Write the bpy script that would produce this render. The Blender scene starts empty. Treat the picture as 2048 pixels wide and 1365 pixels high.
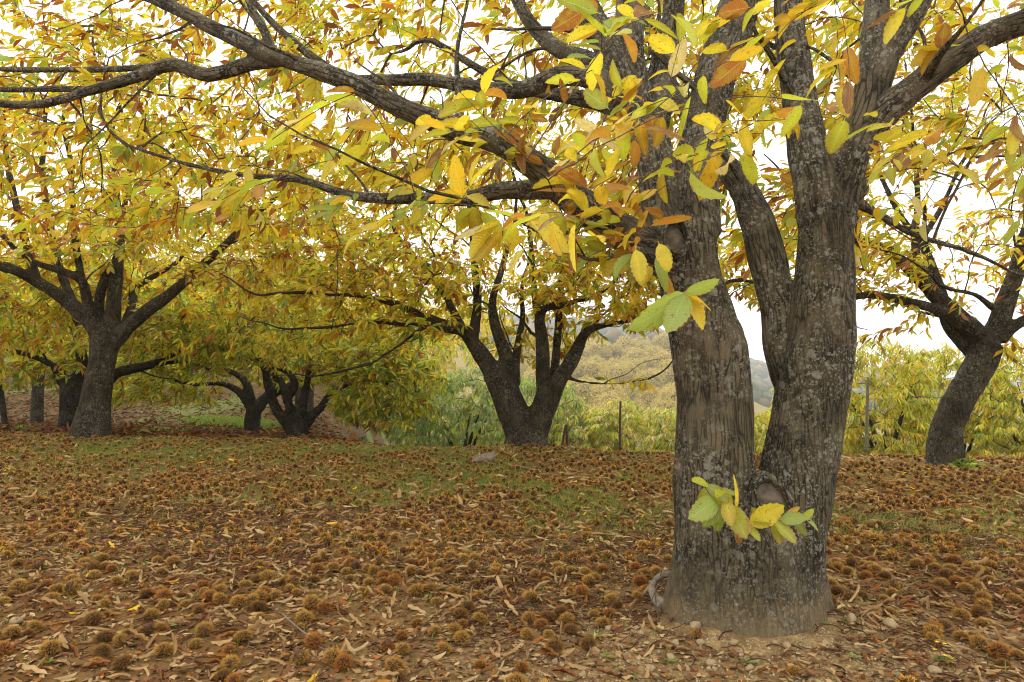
import bpy, math, random
import numpy as np
from mathutils import Vector, Matrix, kdtree, noise as mnoise

random.seed(7)
rng = np.random.default_rng(7)
SC = bpy.context.scene
COL = SC.collection
R = math.radians

# ------------------------------------------------------------------ camera
CAM_H = 1.10
PITCH = R(4.5)
FPX = 1365.33                      # focal length in photograph pixels (24 mm on 36 mm)
cam_d = bpy.data.cameras.new('camera')
cam_d.lens = 24.0; cam_d.sensor_width = 36.0
cam_d.clip_start = 0.05; cam_d.clip_end = 9000
cam = bpy.data.objects.new('camera', cam_d)
cam.location = (0, 0, CAM_H); cam.rotation_euler = (math.pi/2 + PITCH, 0, 0)
COL.objects.link(cam); SC.camera = cam

# ------------------------------------------------------------------ world: bright overcast
SUN_EL, SUN_AZ = R(48), R(-35)     # azimuth measured from the view direction, to the left
w = bpy.data.worlds.new('World'); SC.world = w; w.use_nodes = True
nt = w.node_tree; nt.nodes.clear()
wo = nt.nodes.new('ShaderNodeOutputWorld'); bg = nt.nodes.new('ShaderNodeBackground')
sky = nt.nodes.new('ShaderNodeTexSky'); sky.sky_type = 'NISHITA'; sky.sun_disc = False
sky.sun_elevation = SUN_EL; sky.sun_rotation = SUN_AZ
tc = nt.nodes.new('ShaderNodeTexCoord')
cn = nt.nodes.new('ShaderNodeTexNoise'); cn.inputs['Scale'].default_value = 2.2; cn.inputs['Detail'].default_value = 5
cr = nt.nodes.new('ShaderNodeValToRGB')
cr.color_ramp.elements[0].position = 0.32; cr.color_ramp.elements[0].color = (8.2, 8.2, 8.1, 1)
cr.color_ramp.elements[1].position = 0.62; cr.color_ramp.elements[1].color = (10.8, 10.5, 9.8, 1)
mx = nt.nodes.new('ShaderNodeMixRGB'); mx.inputs[0].default_value = 0.93
mp = nt.nodes.new('ShaderNodeMapping'); mp.inputs['Scale'].default_value = (1, 1, 2.2)
nt.links.new(tc.outputs['Generated'], mp.inputs[0]); nt.links.new(mp.outputs[0], cn.inputs['Vector'])
nt.links.new(cn.outputs['Fac'], cr.inputs[0])
nt.links.new(sky.outputs[0], mx.inputs[1]); nt.links.new(cr.outputs[0], mx.inputs[2])
nt.links.new(mx.outputs[0], bg.inputs['Color']); bg.inputs['Strength'].default_value = 0.12
nt.links.new(bg.outputs[0], wo.inputs[0])

sun_d = bpy.data.lights.new('sun', 'SUN'); sun_d.energy = 1.5; sun_d.angle = R(12); sun_d.color = (1, 0.95, 0.86)
sun = bpy.data.objects.new('sun', sun_d); COL.objects.link(sun)
sv = Vector((math.sin(SUN_AZ)*math.cos(SUN_EL), math.cos(SUN_AZ)*math.cos(SUN_EL), math.sin(SUN_EL)))
sun.rotation_euler = sv.to_track_quat('Z', 'Y').to_euler()
sun.location = (-20, 30, 40)

vs = SC.view_settings
vs.view_transform = 'Standard'; vs.look = 'None'; vs.gamma = 1.0; vs.exposure = 1.02
vs.use_curve_mapping = False
SC.cycles.max_bounces = 7; SC.cycles.diffuse_bounces = 4; SC.cycles.transmission_bounces = 5
SC.cycles.glossy_bounces = 2; SC.cycles.transparent_max_bounces = 4; SC.cycles.volume_bounces = 1
SC.cycles.use_denoising = True
SC.cycles.use_adaptive_sampling = True; SC.cycles.adaptive_threshold = 0.015
SC.cycles.filter_width = 1.1

# ------------------------------------------------------------------ helpers
CP, SP = math.cos(PITCH), math.sin(PITCH)
def at(px, py, d):
    """a point seen at photograph pixel (px, py), standing d metres away along the view axis on the ground plan"""
    a = (px-1024)/FPX; b = (682.5-py)/FPX
    s = d/(CP - b*SP)
    return np.array([a*s, d, CAM_H + (SP + b*CP)*s])
def proj(P):
    P = np.asarray(P, float)
    z = P[..., 2]-CAM_H
    fw = P[..., 1]*CP + z*SP
    up = -P[..., 1]*SP + z*CP
    fw = np.maximum(fw, 0.01)
    return 1024 + FPX*P[..., 0]/fw, 682.5 - FPX*up/fw, fw
def sstep(a, b, x):
    t = np.clip((x-a)/(b-a), 0, 1); return t*t*(3-2*t)
def _hash(ix, iy, seed):
    n = (ix.astype(np.int64)*374761393 + iy.astype(np.int64)*668265263 + seed*1442695) & 0x7fffffff
    n = ((n ^ (n >> 13))*1274126177) & 0x7fffffff
    n = ((n ^ (n >> 16))*1103515245) & 0x7fffffff
    return (n & 0xffff)/65535.0
def vnoise(x, y, seed=0):
    x = np.asarray(x, float); y = np.asarray(y, float)
    ix = np.floor(x); iy = np.floor(y); fx = x-ix; fy = y-iy
    fx = fx*fx*(3-2*fx); fy = fy*fy*(3-2*fy)
    ix = ix.astype(np.int64); iy = iy.astype(np.int64)
    a = _hash(ix, iy, seed); b = _hash(ix+1, iy, seed); c = _hash(ix, iy+1, seed); d = _hash(ix+1, iy+1, seed)
    return (a*(1-fx)+b*fx)*(1-fy) + (c*(1-fx)+d*fx)*fy
def fbm(x, y, seed=0, o=3):
    v = 0; a = 0.5; s = 0
    for k in range(o):
        v = v + a*vnoise(np.asarray(x)*2**k, np.asarray(y)*2**k, seed+k*17); s += a; a *= 0.5
    return v/s

MAIN_D = 3.40                                                       # main trunk axis
VX, VY = at(1053, 880, 9.7)[0], 9.7
def gz(x, y):
    x = np.asarray(x, float); y = np.asarray(y, float)
    c = np.clip(10.2 - 0.12*x, 8.9, 11.2)
    u = (y-c)/0.55
    t = 0.55*np.where(u > 30, u, np.log1p(np.exp(np.minimum(u, 30))))
    yy = y - t
    z = 0.057*(yy-3.2) + 0.013*np.clip(-x, 0, 9)*np.clip(yy/10, 0, 1)
    tl = np.minimum(t, 32)
    left = -0.1145*tl + 0.01076*tl*tl + 0.22*np.clip(t-32, 0, 120)
    right = -8*(1-np.exp(-t*0.36/8))
    ax = x/np.maximum(y, 1.0)
    s = sstep(-0.30, -0.13, ax)
    far = sstep(60, 140, y)
    opp = (-0.9 + 30*sstep(120, 330, y))*sstep(0.40, 0.22, ax)*far
    ridge = sstep(420, 900, y)*(np.interp(ax, [-0.4, 0.0, 0.15, 0.2, 0.27, 0.345, 0.36, 0.385, 0.41, 0.5], [75, 80, 74, 66, 46, 26, 24, 15, 12, 6]) + 22
            - 30*sstep(0.40, 0.22, ax)) 
    ridge = ridge*(1-0.75*sstep(1000, 1700, y))
    zr = right + opp + ridge
    zl = np.minimum(left, 26)
    z = z + np.where(t > 0.001, zl*(1-s) + zr*s, 0)
    near = np.clip(1-(y-11)/6, 0, 1)
    z = z + near*(0.05*(fbm(x*0.8, y*0.8, 3)-0.5) + 0.030*(fbm(x*3.1, y*3.1, 9)-0.5) + 0.016*(fbm(x*9, y*9, 21, 2)-0.5))
    z = z + 0.055*np.exp(-((x-1.15)**2 + (y-MAIN_D)**2)/0.30)
    z = z + 0.10*np.exp(-((x-VX)**2 + (y-VY)**2)/0.6)
    big = sstep(14, 60, y)
    z = z + big*(1.2*(fbm(x*0.03, y*0.03, 5)-0.5)*np.clip(y/60, 0, 6))
    return z

def tag(o, label=None, cat=None, group=None, kind=None):
    if label: o['label'] = label
    if cat: o['category'] = cat
    if group: o['group'] = group
    if kind: o['kind'] = kind
    return o
def npmesh(name, V, F, mat=None, col=None, uv=None, bark=None, smooth=True):
    V = np.ascontiguousarray(V, dtype=np.float32); F = np.ascontiguousarray(F, dtype=np.int32)
    me = bpy.data.meshes.new(name)
    k = F.shape[1]
    me.vertices.add(len(V)); me.vertices.foreach_set('co', V.ravel())
    me.loops.add(F.size); me.loops.foreach_set('vertex_index', F.ravel())
    me.polygons.add(len(F))
    me.polygons.foreach_set('loop_start', np.arange(0, F.size, k, dtype=np.int32))
    if smooth: me.polygons.foreach_set('use_smooth', np.ones(len(F), dtype=bool))
    if col is not None:
        a = me.attributes.new('col', 'FLOAT_COLOR', 'POINT')
        c4 = np.ones((len(V), 4), np.float32); c4[:, :3] = col
        a.data.foreach_set('color', c4.ravel())
    if bark is not None:
        a = me.attributes.new('bark', 'FLOAT_VECTOR', 'POINT')
        a.data.foreach_set('vector', np.ascontiguousarray(bark, dtype=np.float32).ravel())
    if uv is not None:
        l = me.uv_layers.new(name='UVMap')
        l.data.foreach_set('uv', np.ascontiguousarray(uv[F.ravel()], dtype=np.float32).ravel())
    me.update(calc_edges=True)
    if mat: me.materials.append(mat)
    return me
def obj(name, me, parent=None, loc=None):
    o = bpy.data.objects.new(name, me); COL.objects.link(o)
    if parent is not None:
        o.parent = parent
        if loc is None: o.location = -parent.location          # mesh stays in world coordinates
    if loc is not None: o.location = loc
    return o
def empty(name, loc, label, cat, group=None):
    o = bpy.data.objects.new(name, None); COL.objects.link(o); o.location = Vector(loc)
    o.empty_display_size = 0.2
    return tag(o, label, cat, group)

# ------------------------------------------------------------------ materials
class M:
    def __init__(s, name):
        s.m = bpy.data.materials.new(name); s.m.use_nodes = True; s.t = s.m.node_tree; s.t.nodes.clear()
        s.out = s.t.nodes.new('ShaderNodeOutputMaterial')
    def n(s, typ, ins=None, **props):
        nd = s.t.nodes.new('ShaderNode'+typ)
        for k, v in props.items(): setattr(nd, k, v)
        for k, v in (ins or {}).items():
            sock = nd.inputs[k]
            if isinstance(v, bpy.types.NodeSocket): s.t.links.new(v, sock)
            else: sock.default_value = v
        return nd
    def link(s, a, b): s.t.links.new(a, b)
    def math(s, op, a, b=None, c=None):
        ins = {0: a}
        if b is not None: ins[1] = b
        if c is not None: ins[2] = c
        return s.n('Math', ins, operation=op).outputs[0]
    def mix(s, f, a, b, bt='MIX'):
        def c(v): return v if isinstance(v, bpy.types.NodeSocket) else (*v, 1)
        nd = s.n('MixRGB', {0: f, 1: c(a), 2: c(b)}, blend_type=bt); return nd.outputs[0]
    def ramp(s, f, lo, hi):
        return s.n('MapRange', {0: f, 1: lo, 2: hi, 3: 0.0, 4: 1.0}, interpolation_type='SMOOTHSTEP').outputs[0]
    def noise(s, vec, scale, detail=4, rough=0.55):
        return s.n('TexNoise', {'Vector': vec, 'Scale': scale, 'Detail': detail, 'Roughness': rough}).outputs['Fac']
    def vscale(s, vec, sc):
        return s.n('VectorMath', {0: vec, 1: sc}, operation='MULTIPLY').outputs[0]

def bark_mat(name, dark, light, lichen=1.0, dust=None, fis=1.0, moss=0.25):
    m = M(name)
    at_ = m.n('Attribute', attribute_name='bark').outputs['Vector']
    warp = m.n('TexNoise', {'Vector': at_, 'Scale': 7.0, 'Detail': 3}).outputs['Color']
    vec = m.n('VectorMath', {0: at_, 1: m.n('VectorMath', {0: warp, 'Scale': 0.022}, operation='SCALE').outputs[0]}, operation='ADD').outputs[0]
    st = m.vscale(vec, (1, 1, 0.12))
    vor = m.n('TexVoronoi', {'Vector': st, 'Scale': 46.0}, feature='DISTANCE_TO_EDGE').outputs['Distance']
    rift = m.ramp(m.noise(m.vscale(vec, (1, 1, 0.07)), 38, 4, 0.6), 0.34, 0.48)   # long irregular furrows
    crack = m.math('MULTIPLY', m.math('MAXIMUM', m.ramp(vor, 0.0, 0.15), m.ramp(m.noise(at_, 6.0, 2), 0.44, 0.66)), m.math('ADD', 0.35, m.math('MULTIPLY', rift, 0.65)))
    fine = m.ramp(m.noise(m.vscale(at_, (1, 1, 0.55)), 110, 4, 0.75), 0.30, 0.70)
    lent = m.ramp(m.noise(m.vscale(at_, (1, 1, 2.4)), 75, 3), 0.58, 0.64)
    big = m.noise(at_, 4.5, 4)
    base = m.mix(fine, dark, light)
    base = m.mix(m.ramp(big, 0.35, 0.7), base, tuple(min(1, c*1.35) for c in light))
    base = m.mix(m.math('MULTIPLY', lent, 0.45), base, (0.24, 0.20, 0.13))
    base = m.mix(m.math('MULTIPLY', m.math('SUBTRACT', 1.0, crack), 0.85*fis), base, (0.012, 0.009, 0.006))
    base = m.mix(m.math('MULTIPLY', m.ramp(m.noise(at_, 9.0, 3), 0.52, 0.72), moss), base, (0.16, 0.15, 0.045))
    lw = m.n('VectorMath', {0: at_, 1: m.n('VectorMath', {0: m.n('TexNoise', {'Vector': at_, 'Scale': 45.0, 'Detail': 5, 'Roughness': 0.7}).outputs['Color'], 'Scale': 0.045}, operation='SCALE').outputs[0]}, operation='ADD').outputs[0]
    lich = None
    for sc, th, rad in ((17.0, 0.76, 0.38), (34.0, 0.62, 0.42), (75.0, 0.50, 0.46)):
        v = m.n('TexVoronoi', {'Vector': lw, 'Scale': sc}, feature='F1')
        rnd = m.n('SeparateColor', {0: v.outputs['Color']}).outputs[0]
        sp = m.math('MULTIPLY', m.ramp(v.outputs['Distance'], rad, rad*0.78), m.ramp(rnd, th, th+0.02))
        lich = sp if lich is None else m.math('MAXIMUM', lich, sp)
    patch = m.ramp(m.noise(at_, 3.2, 3), 0.36, 0.56)
    lich = m.math('MULTIPLY', m.math('MULTIPLY', lich, patch), 0.85*lichen)
    base = m.mix(lich, base, m.mix(fine, (0.28, 0.26, 0.19), (0.50, 0.48, 0.40)))
    if dust:
        z0, z1 = dust
        pos = m.n('NewGeometry').outputs['Position']
        zz = m.n('SeparateXYZ', {0: pos}).outputs[2]
        dd = m.math('ADD', zz, m.math('MULTIPLY', m.math('SUBTRACT', m.noise(at_, 12, 4), 0.5), 0.45))
        base = m.mix(m.math('MULTIPLY', m.ramp(dd, z1, z0), 0.82), base, (0.34, 0.245, 0.125))
    h = m.math('ADD', m.math('MULTIPLY', crack, 0.65*fis), m.math('ADD', m.math('MULTIPLY', fine, 0.5), m.math('MULTIPLY', lich, 0.18)))
    bp = m.n('Bump', {'Strength': 1.0, 'Distance': 0.022, 'Height': h}).outputs[0]
    b = m.n('BsdfPrincipled', {'Base Color': base, 'Roughness': 0.88, 'Specular IOR Level': 0.2, 'Normal': bp})
    m.link(b.outputs[0], m.out.inputs[0]); return m.m

def leaf_mat(name, veins, trans=0.5, dry=False):
    m = M(name)
    c = m.n('Attribute', attribute_name='col').outputs['Color']
    pos = m.n('TexCoord').outputs['Object']
    if veins:
        uv = m.n('UVMap', uv_map='UVMap').outputs[0]
        xy = m.n('SeparateXYZ', {0: uv}); u, v = xy.outputs[0], xy.outputs[1]
        av = m.math('ABSOLUTE', v)
        rib = m.ramp(av, 0.07, 0.02)
        fr = m.math('FRACT', m.math('SUBTRACT', m.math('MULTIPLY', u, 15.0), m.math('MULTIPLY', av, 2.4)))
        tri = m.math('ABSOLUTE', m.math('SUBTRACT', fr, 0.5))
        vein = m.math('MAXIMUM', m.math('MULTIPLY', m.ramp(tri, 0.10, 0.0), 0.7), rib)
        sc_ = m.n('VectorMath', {0: uv, 1: (3.0, 1.2, 1.0)}, operation='MULTIPLY').outputs[0]
        rn = m.n('ObjectInfo').outputs['Random']
        sc_ = m.n('VectorMath', {0: sc_, 1: m.n('CombineXYZ', {0: m.math('MULTIPLY', rn, 37.0), 1: m.math('MULTIPLY', rn, 91.0), 2: 0.0}).outputs[0]}, operation='ADD').outputs[0]
        blot = m.math('MAXIMUM', m.ramp(m.noise(sc_, 2.6, 5, 0.65), 0.57, 0.66), m.math('MULTIPLY', m.ramp(av, 0.72, 1.0), m.ramp(m.noise(sc_, 1.4, 3), 0.48, 0.62)))
        blot = m.math('MAXIMUM', blot, m.ramp(m.noise(sc_, 14.0, 2), 0.66, 0.70))
        c = m.mix(m.math('MULTIPLY', blot, 0.0 if dry else 0.72), c, (0.26, 0.10, 0.02))
        c = m.mix(m.math('MULTIPLY', m.ramp(m.noise(sc_, 0.9, 2), 0.45, 0.65), 0.0 if dry else 0.35), c, (0.42, 0.46, 0.04))
        c = m.mix(m.math('MULTIPLY', vein, 0.28), c, (0.72, 0.62, 0.30) if not dry else (0.42, 0.28, 0.15))
        bp = m.n('Bump', {'Strength': 0.45, 'Distance': 0.004, 'Height': tri}).outputs[0]
    else:
        bp = None
    ins = {'Color': c}
    if bp: ins['Normal'] = bp
    d = m.n('BsdfDiffuse', ins); t = m.n('BsdfTranslucent', ins)
    s1 = m.n('MixShader', {0: trans, 1: d.outputs[0], 2: t.outputs[0]})
    gi = {'Color': (1, 1, 1, 1), 'Roughness': 0.42}
    if bp: gi['Normal'] = bp
    g = m.n('BsdfGlossy', gi)
    s2 = m.n('MixShader', {0: 0.03 if not dry else 0.015, 1: s1.outputs[0], 2: g.outputs[0]})
    m.link(s2.outputs[0], m.out.inputs[0]); return m.m

def simple_mat(name, a, b, scale, rough=0.85, bump=0.4, bd=0.01, attr=False, det=5):
    m = M(name)
    pos = m.n('TexCoord').outputs['Object']
    f = m.noise(pos, scale, det, 0.6)
    c = m.mix(m.ramp(f, 0.3, 0.7), a, b)
    if attr:
        c = m.mix(1.0, m.n('Attribute', attribute_name='col').outputs['Color'], m.mix(f, (0.6, 0.6, 0.6), (1.25, 1.25, 1.25)), 'MULTIPLY')
    bp = m.n('Bump', {'Strength': bump, 'Distance': bd, 'Height': f}).outputs[0]
    p = m.n('BsdfPrincipled', {'Base Color': c, 'Roughness': rough, 'Specular IOR Level': 0.25, 'Normal': bp})
    m.link(p.outputs[0], m.out.inputs[0]); return m.m

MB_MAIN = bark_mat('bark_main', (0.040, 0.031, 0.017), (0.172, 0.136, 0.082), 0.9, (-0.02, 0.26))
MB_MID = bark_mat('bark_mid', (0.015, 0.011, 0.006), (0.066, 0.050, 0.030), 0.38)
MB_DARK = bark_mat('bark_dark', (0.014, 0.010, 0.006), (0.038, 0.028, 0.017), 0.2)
M_TWIG = simple_mat('twig_bark', (0.060, 0.040, 0.028), (0.12, 0.09, 0.065), 40, 0.8, 0.3, 0.003)
M_LEAF = leaf_mat('leaf_veined', True, 0.5)
M_LEAFS = leaf_mat('leaf_plain', False, 0.5)
M_DRY = leaf_mat('leaf_dry', True, 0.15, True)
M_DRYS = leaf_mat('leaf_dry_plain', False, 0.15, True)
M_BURR = simple_mat('burr_spines', (1, 1, 1), (1, 1, 1), 90, 0.7, 0.0, 0.001, attr=True)
M_STONE = simple_mat('stone', (0.26, 0.18, 0.095), (0.38, 0.28, 0.16), 9, 0.9, 0.5, 0.004)
M_LITTER = simple_mat('litter', (1, 1, 1), (1, 1, 1), 120, 0.9, 0.0, 0.001, attr=True)
M_WOODG = simple_mat('weathered_wood', (0.12, 0.092, 0.064), (0.27, 0.22, 0.16), 35, 0.9, 0.6, 0.004)
M_RUST = simple_mat('rusty_iron', (0.055, 0.032, 0.022), (0.11, 0.06, 0.035), 60, 0.8, 0.3, 0.002)
M_STAKE = simple_mat('old_stake', (0.10, 0.10, 0.05), (0.18, 0.165, 0.09), 30, 0.9, 0.4, 0.003)
M_NUT = simple_mat('nut_shell', (0.05, 0.018, 0.01), (0.09, 0.035, 0.018), 40, 0.3, 0.0, 0.001)
M_SCAR = simple_mat('scar_wood', (0.060, 0.048, 0.034), (0.15, 0.12, 0.085), 28, 0.85, 0.7, 0.008)
M_FLOWER = simple_mat('yellow_petal', (0.75, 0.52, 0.01), (0.8, 0.6, 0.02), 30, 0.6, 0.0, 0.001)

def ground_mat():
    m = M('orchard_soil')
    pos = m.n('NewGeometry').outputs['Position']
    xyz = m.n('SeparateXYZ', {0: pos}); X, Y = xyz.outputs[0], xyz.outputs[1]
    n1 = m.noise(pos, 1.1, 5); n2 = m.noise(pos, 9, 6, 0.65); n3 = m.noise(pos, 60, 5, 0.7); n4 = m.noise(pos, 0.6, 4)
    soil = m.mix(m.ramp(n2, 0.3, 0.72), (0.24, 0.150, 0.058), (0.58, 0.41, 0.19))
    soil = m.mix(m.ramp(n3, 0.35, 0.75), m.mix(0.7, soil, (0.10, 0.06, 0.026)), soil)
    deb = m.mix(n3, (0.062, 0.030, 0.010), (0.27, 0.150, 0.045))
    deb = m.mix(m.math('MULTIPLY', m.ramp(n2, 0.4, 0.7), 0.6), deb, (0.16, 0.062, 0.018))
    # sandy bare soil near the big trunk, debris farther out
    dx = m.math('SUBTRACT', X, 1.1); dy = m.math('SUBTRACT', Y, 2.6)
    rr = m.math('SQRT', m.math('ADD', m.math('MULTIPLY', dx, dx), m.math('MULTIPLY', dy, dy)))
    bare = m.ramp(m.math('ADD', rr, m.math('MULTIPLY', m.math('SUBTRACT', n1, 0.5), 1.8)), 2.6, 0.7)
    c = m.mix(m.math('ADD', m.math('MULTIPLY', bare, 0.88), m.math('MULTIPLY', m.ramp(n1, 0.45, 0.6), 0.22)), deb, soil)
    gm = m.math('MULTIPLY', m.ramp(n4, 0.42, 0.6), m.ramp(Y, 4.2, 6.0))
    c = m.mix(m.math('MULTIPLY', gm, 0.42), c, m.mix(n3, (0.060, 0.070, 0.015), (0.18, 0.175, 0.045)))
    # leaf-covered slope beyond, then far woodland
    lt = m.mix(m.ramp(m.noise(pos, 5, 6, 0.7), 0.35, 0.7), (0.045, 0.028, 0.010), (0.145, 0.088, 0.030))
    gl = m.ramp(m.noise(pos, 0.16, 2), 0.56, 0.62)
    lt = m.mix(m.math('MULTIPLY', gl, 0.8), lt, (0.12, 0.15, 0.035))
    c = m.mix(m.ramp(Y, 10.0, 11.5), c, lt)
    wd = m.mix(m.ramp(m.noise(pos, 0.02, 6, 0.7), 0.35, 0.65), (0.06, 0.075, 0.03), (0.20, 0.15, 0.05))
    wd = m.mix(m.ramp(Y, 360, 300), wd, m.mix(n4, (0.12, 0.10, 0.03), (0.28, 0.21, 0.055)))
    wd = m.mix(m.ramp(Y, 130, 100), wd, m.mix(n4, (0.05, 0.065, 0.016), (0.13, 0.14, 0.035)))
    c = m.mix(m.ramp(Y, 45, 80), c, wd)
    h = m.math('ADD', m.math('MULTIPLY', n3, 0.5), n2)
    bp = m.n('Bump', {'Strength': 0.8, 'Distance': 0.02, 'Height': h}).outputs[0]
    p = m.n('BsdfPrincipled', {'Base Color': c, 'Roughness': 0.95, 'Specular IOR Level': 0.1, 'Normal': bp})
    m.link(p.outputs[0], m.out.inputs[0]); return m.m

# ------------------------------------------------------------------ ground sheet
def axis(lo, hi, step, far_lo, far_hi, g=1.16):
    a = list(np.arange(lo, hi+1e-6, step))
    s = step; v = hi
    while v < far_hi:
        s *= g; v += s; a.append(v)
    s = step; v = lo; pre = []
    while v > far_lo:
        s *= g; v -= s; pre.append(v)
    return np.array(pre[::-1]+a)
xs = axis(-6.5, 6.5, 0.055, -2200, 2200); ys = axis(2.0, 11.5, 0.055, -60, 3200, 1.07)
gx, gy = np.meshgrid(xs, ys)
V = np.stack([gx.ravel(), gy.ravel(), gz(gx, gy).ravel()], 1)
nx, ny = len(xs), len(ys)
i = (np.arange(ny-1)[:, None]*nx + np.arange(nx-1)[None, :]).ravel()
F = np.stack([i, i+1, i+1+nx, i+nx], 1)
tag(obj('ground', npmesh('ground', V, F, ground_mat())), kind='structure')

# ------------------------------------------------------------------ tubes and wood
def crom(P, Rr, step):
    P = np.asarray(P, float); Rr = np.asarray(Rr, float)
    if len(P) < 2: return P, Rr
    Pe = np.vstack([2*P[0]-P[1], P, 2*P[-1]-P[-2]])
    outp, outr = [], []
    for k in range(len(P)-1):
        p0, p1, p2, p3 = Pe[k], Pe[k+1], Pe[k+2], Pe[k+3]
        n = max(1, int(np.linalg.norm(p2-p1)/step))
        t = np.arange(n)[:, None]/n
        outp.append(0.5*((2*p1) + (-p0+p2)*t + (2*p0-5*p1+4*p2-p3)*t*t + (-p0+3*p1-3*p2+p3)*t**3))
        outr.append(Rr[k] + (Rr[k+1]-Rr[k])*t[:, 0])
    outp.append(P[-1:]); outr.append(Rr[-1:])
    return np.vstack(outp), np.concatenate(outr)
def frames(P):
    T = np.gradient(P, axis=0); T /= np.linalg.norm(T, axis=1)[:, None]+1e-9
    N = np.zeros_like(T)
    ref = np.array([0.3, 1.0, 0.1]) if abs(T[0][1]) < 0.8 else np.array([1.0, 0.1, 0.3])
    n = np.cross(T[0], ref); n /= np.linalg.norm(n); N[0] = n
    for k in range(1, len(P)):
        n = N[k-1] - T[k]*np.dot(N[k-1], T[k]); N[k] = n/(np.linalg.norm(n)+1e-9)
    return T, N, np.cross(T, N)
def tube(P, Rr, sides, caps=True, wob=0.0):
    """quads; the caps are closed by collapsing rings"""
    T, N, B = frames(P)
    if caps:
        P = np.vstack([P[0]-T[0]*Rr[0]*0.02, P, P[-1]+T[-1]*Rr[-1]*0.3]); Rr = np.concatenate([[Rr[0]*0.02], Rr, [Rr[-1]*0.05]])
        N = np.vstack([N[:1], N, N[-1:]]); B = np.vstack([B[:1], B, B[-1:]]); T = np.vstack([T[:1], T, T[-1:]])
    a = np.arange(sides)*2*math.pi/sides
    rad = Rr[:, None]*(1 + (wob*(rng.random((len(P), sides))-0.5) if wob else 0))
    V = P[:, None, :] + rad[:, :, None]*(np.cos(a)[None, :, None]*N[:, None, :] + np.sin(a)[None, :, None]*B[:, None, :])
    k = len(P)
    i = np.arange(k-1)[:, None]*sides; j = np.arange(sides)[None, :]; j2 = (j+1) % sides
    F = np.stack([(i+j), (i+j2), (i+sides+j2), (i+sides+j)], -1).reshape(-1, 4)
    s = np.concatenate([[0], np.cumsum(np.linalg.norm(np.diff(P, axis=0), axis=1))])
    bk = np.stack([rad*np.cos(a)[None, :], rad*np.sin(a)[None, :], np.repeat(s[:, None], sides, 1)], -1).reshape(-1, 3)
    return V.reshape(-1, 3), F, bk
def join(parts):
    Vs, Fs, o = [], [], 0
    for V, F in parts:
        Vs.append(V); Fs.append(F+o); o += len(V)
    return np.vstack(Vs), np.vstack(Fs)

def px_stroke(pts):
    """[(px, py, depth, half width in px), ...] -> world points and radii"""
    P = np.array([at(x, y, d) for x, y, d, r in pts]); Rr = np.array([r*d/FPX for x, y, d, r in pts])
    return P, Rr

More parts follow.
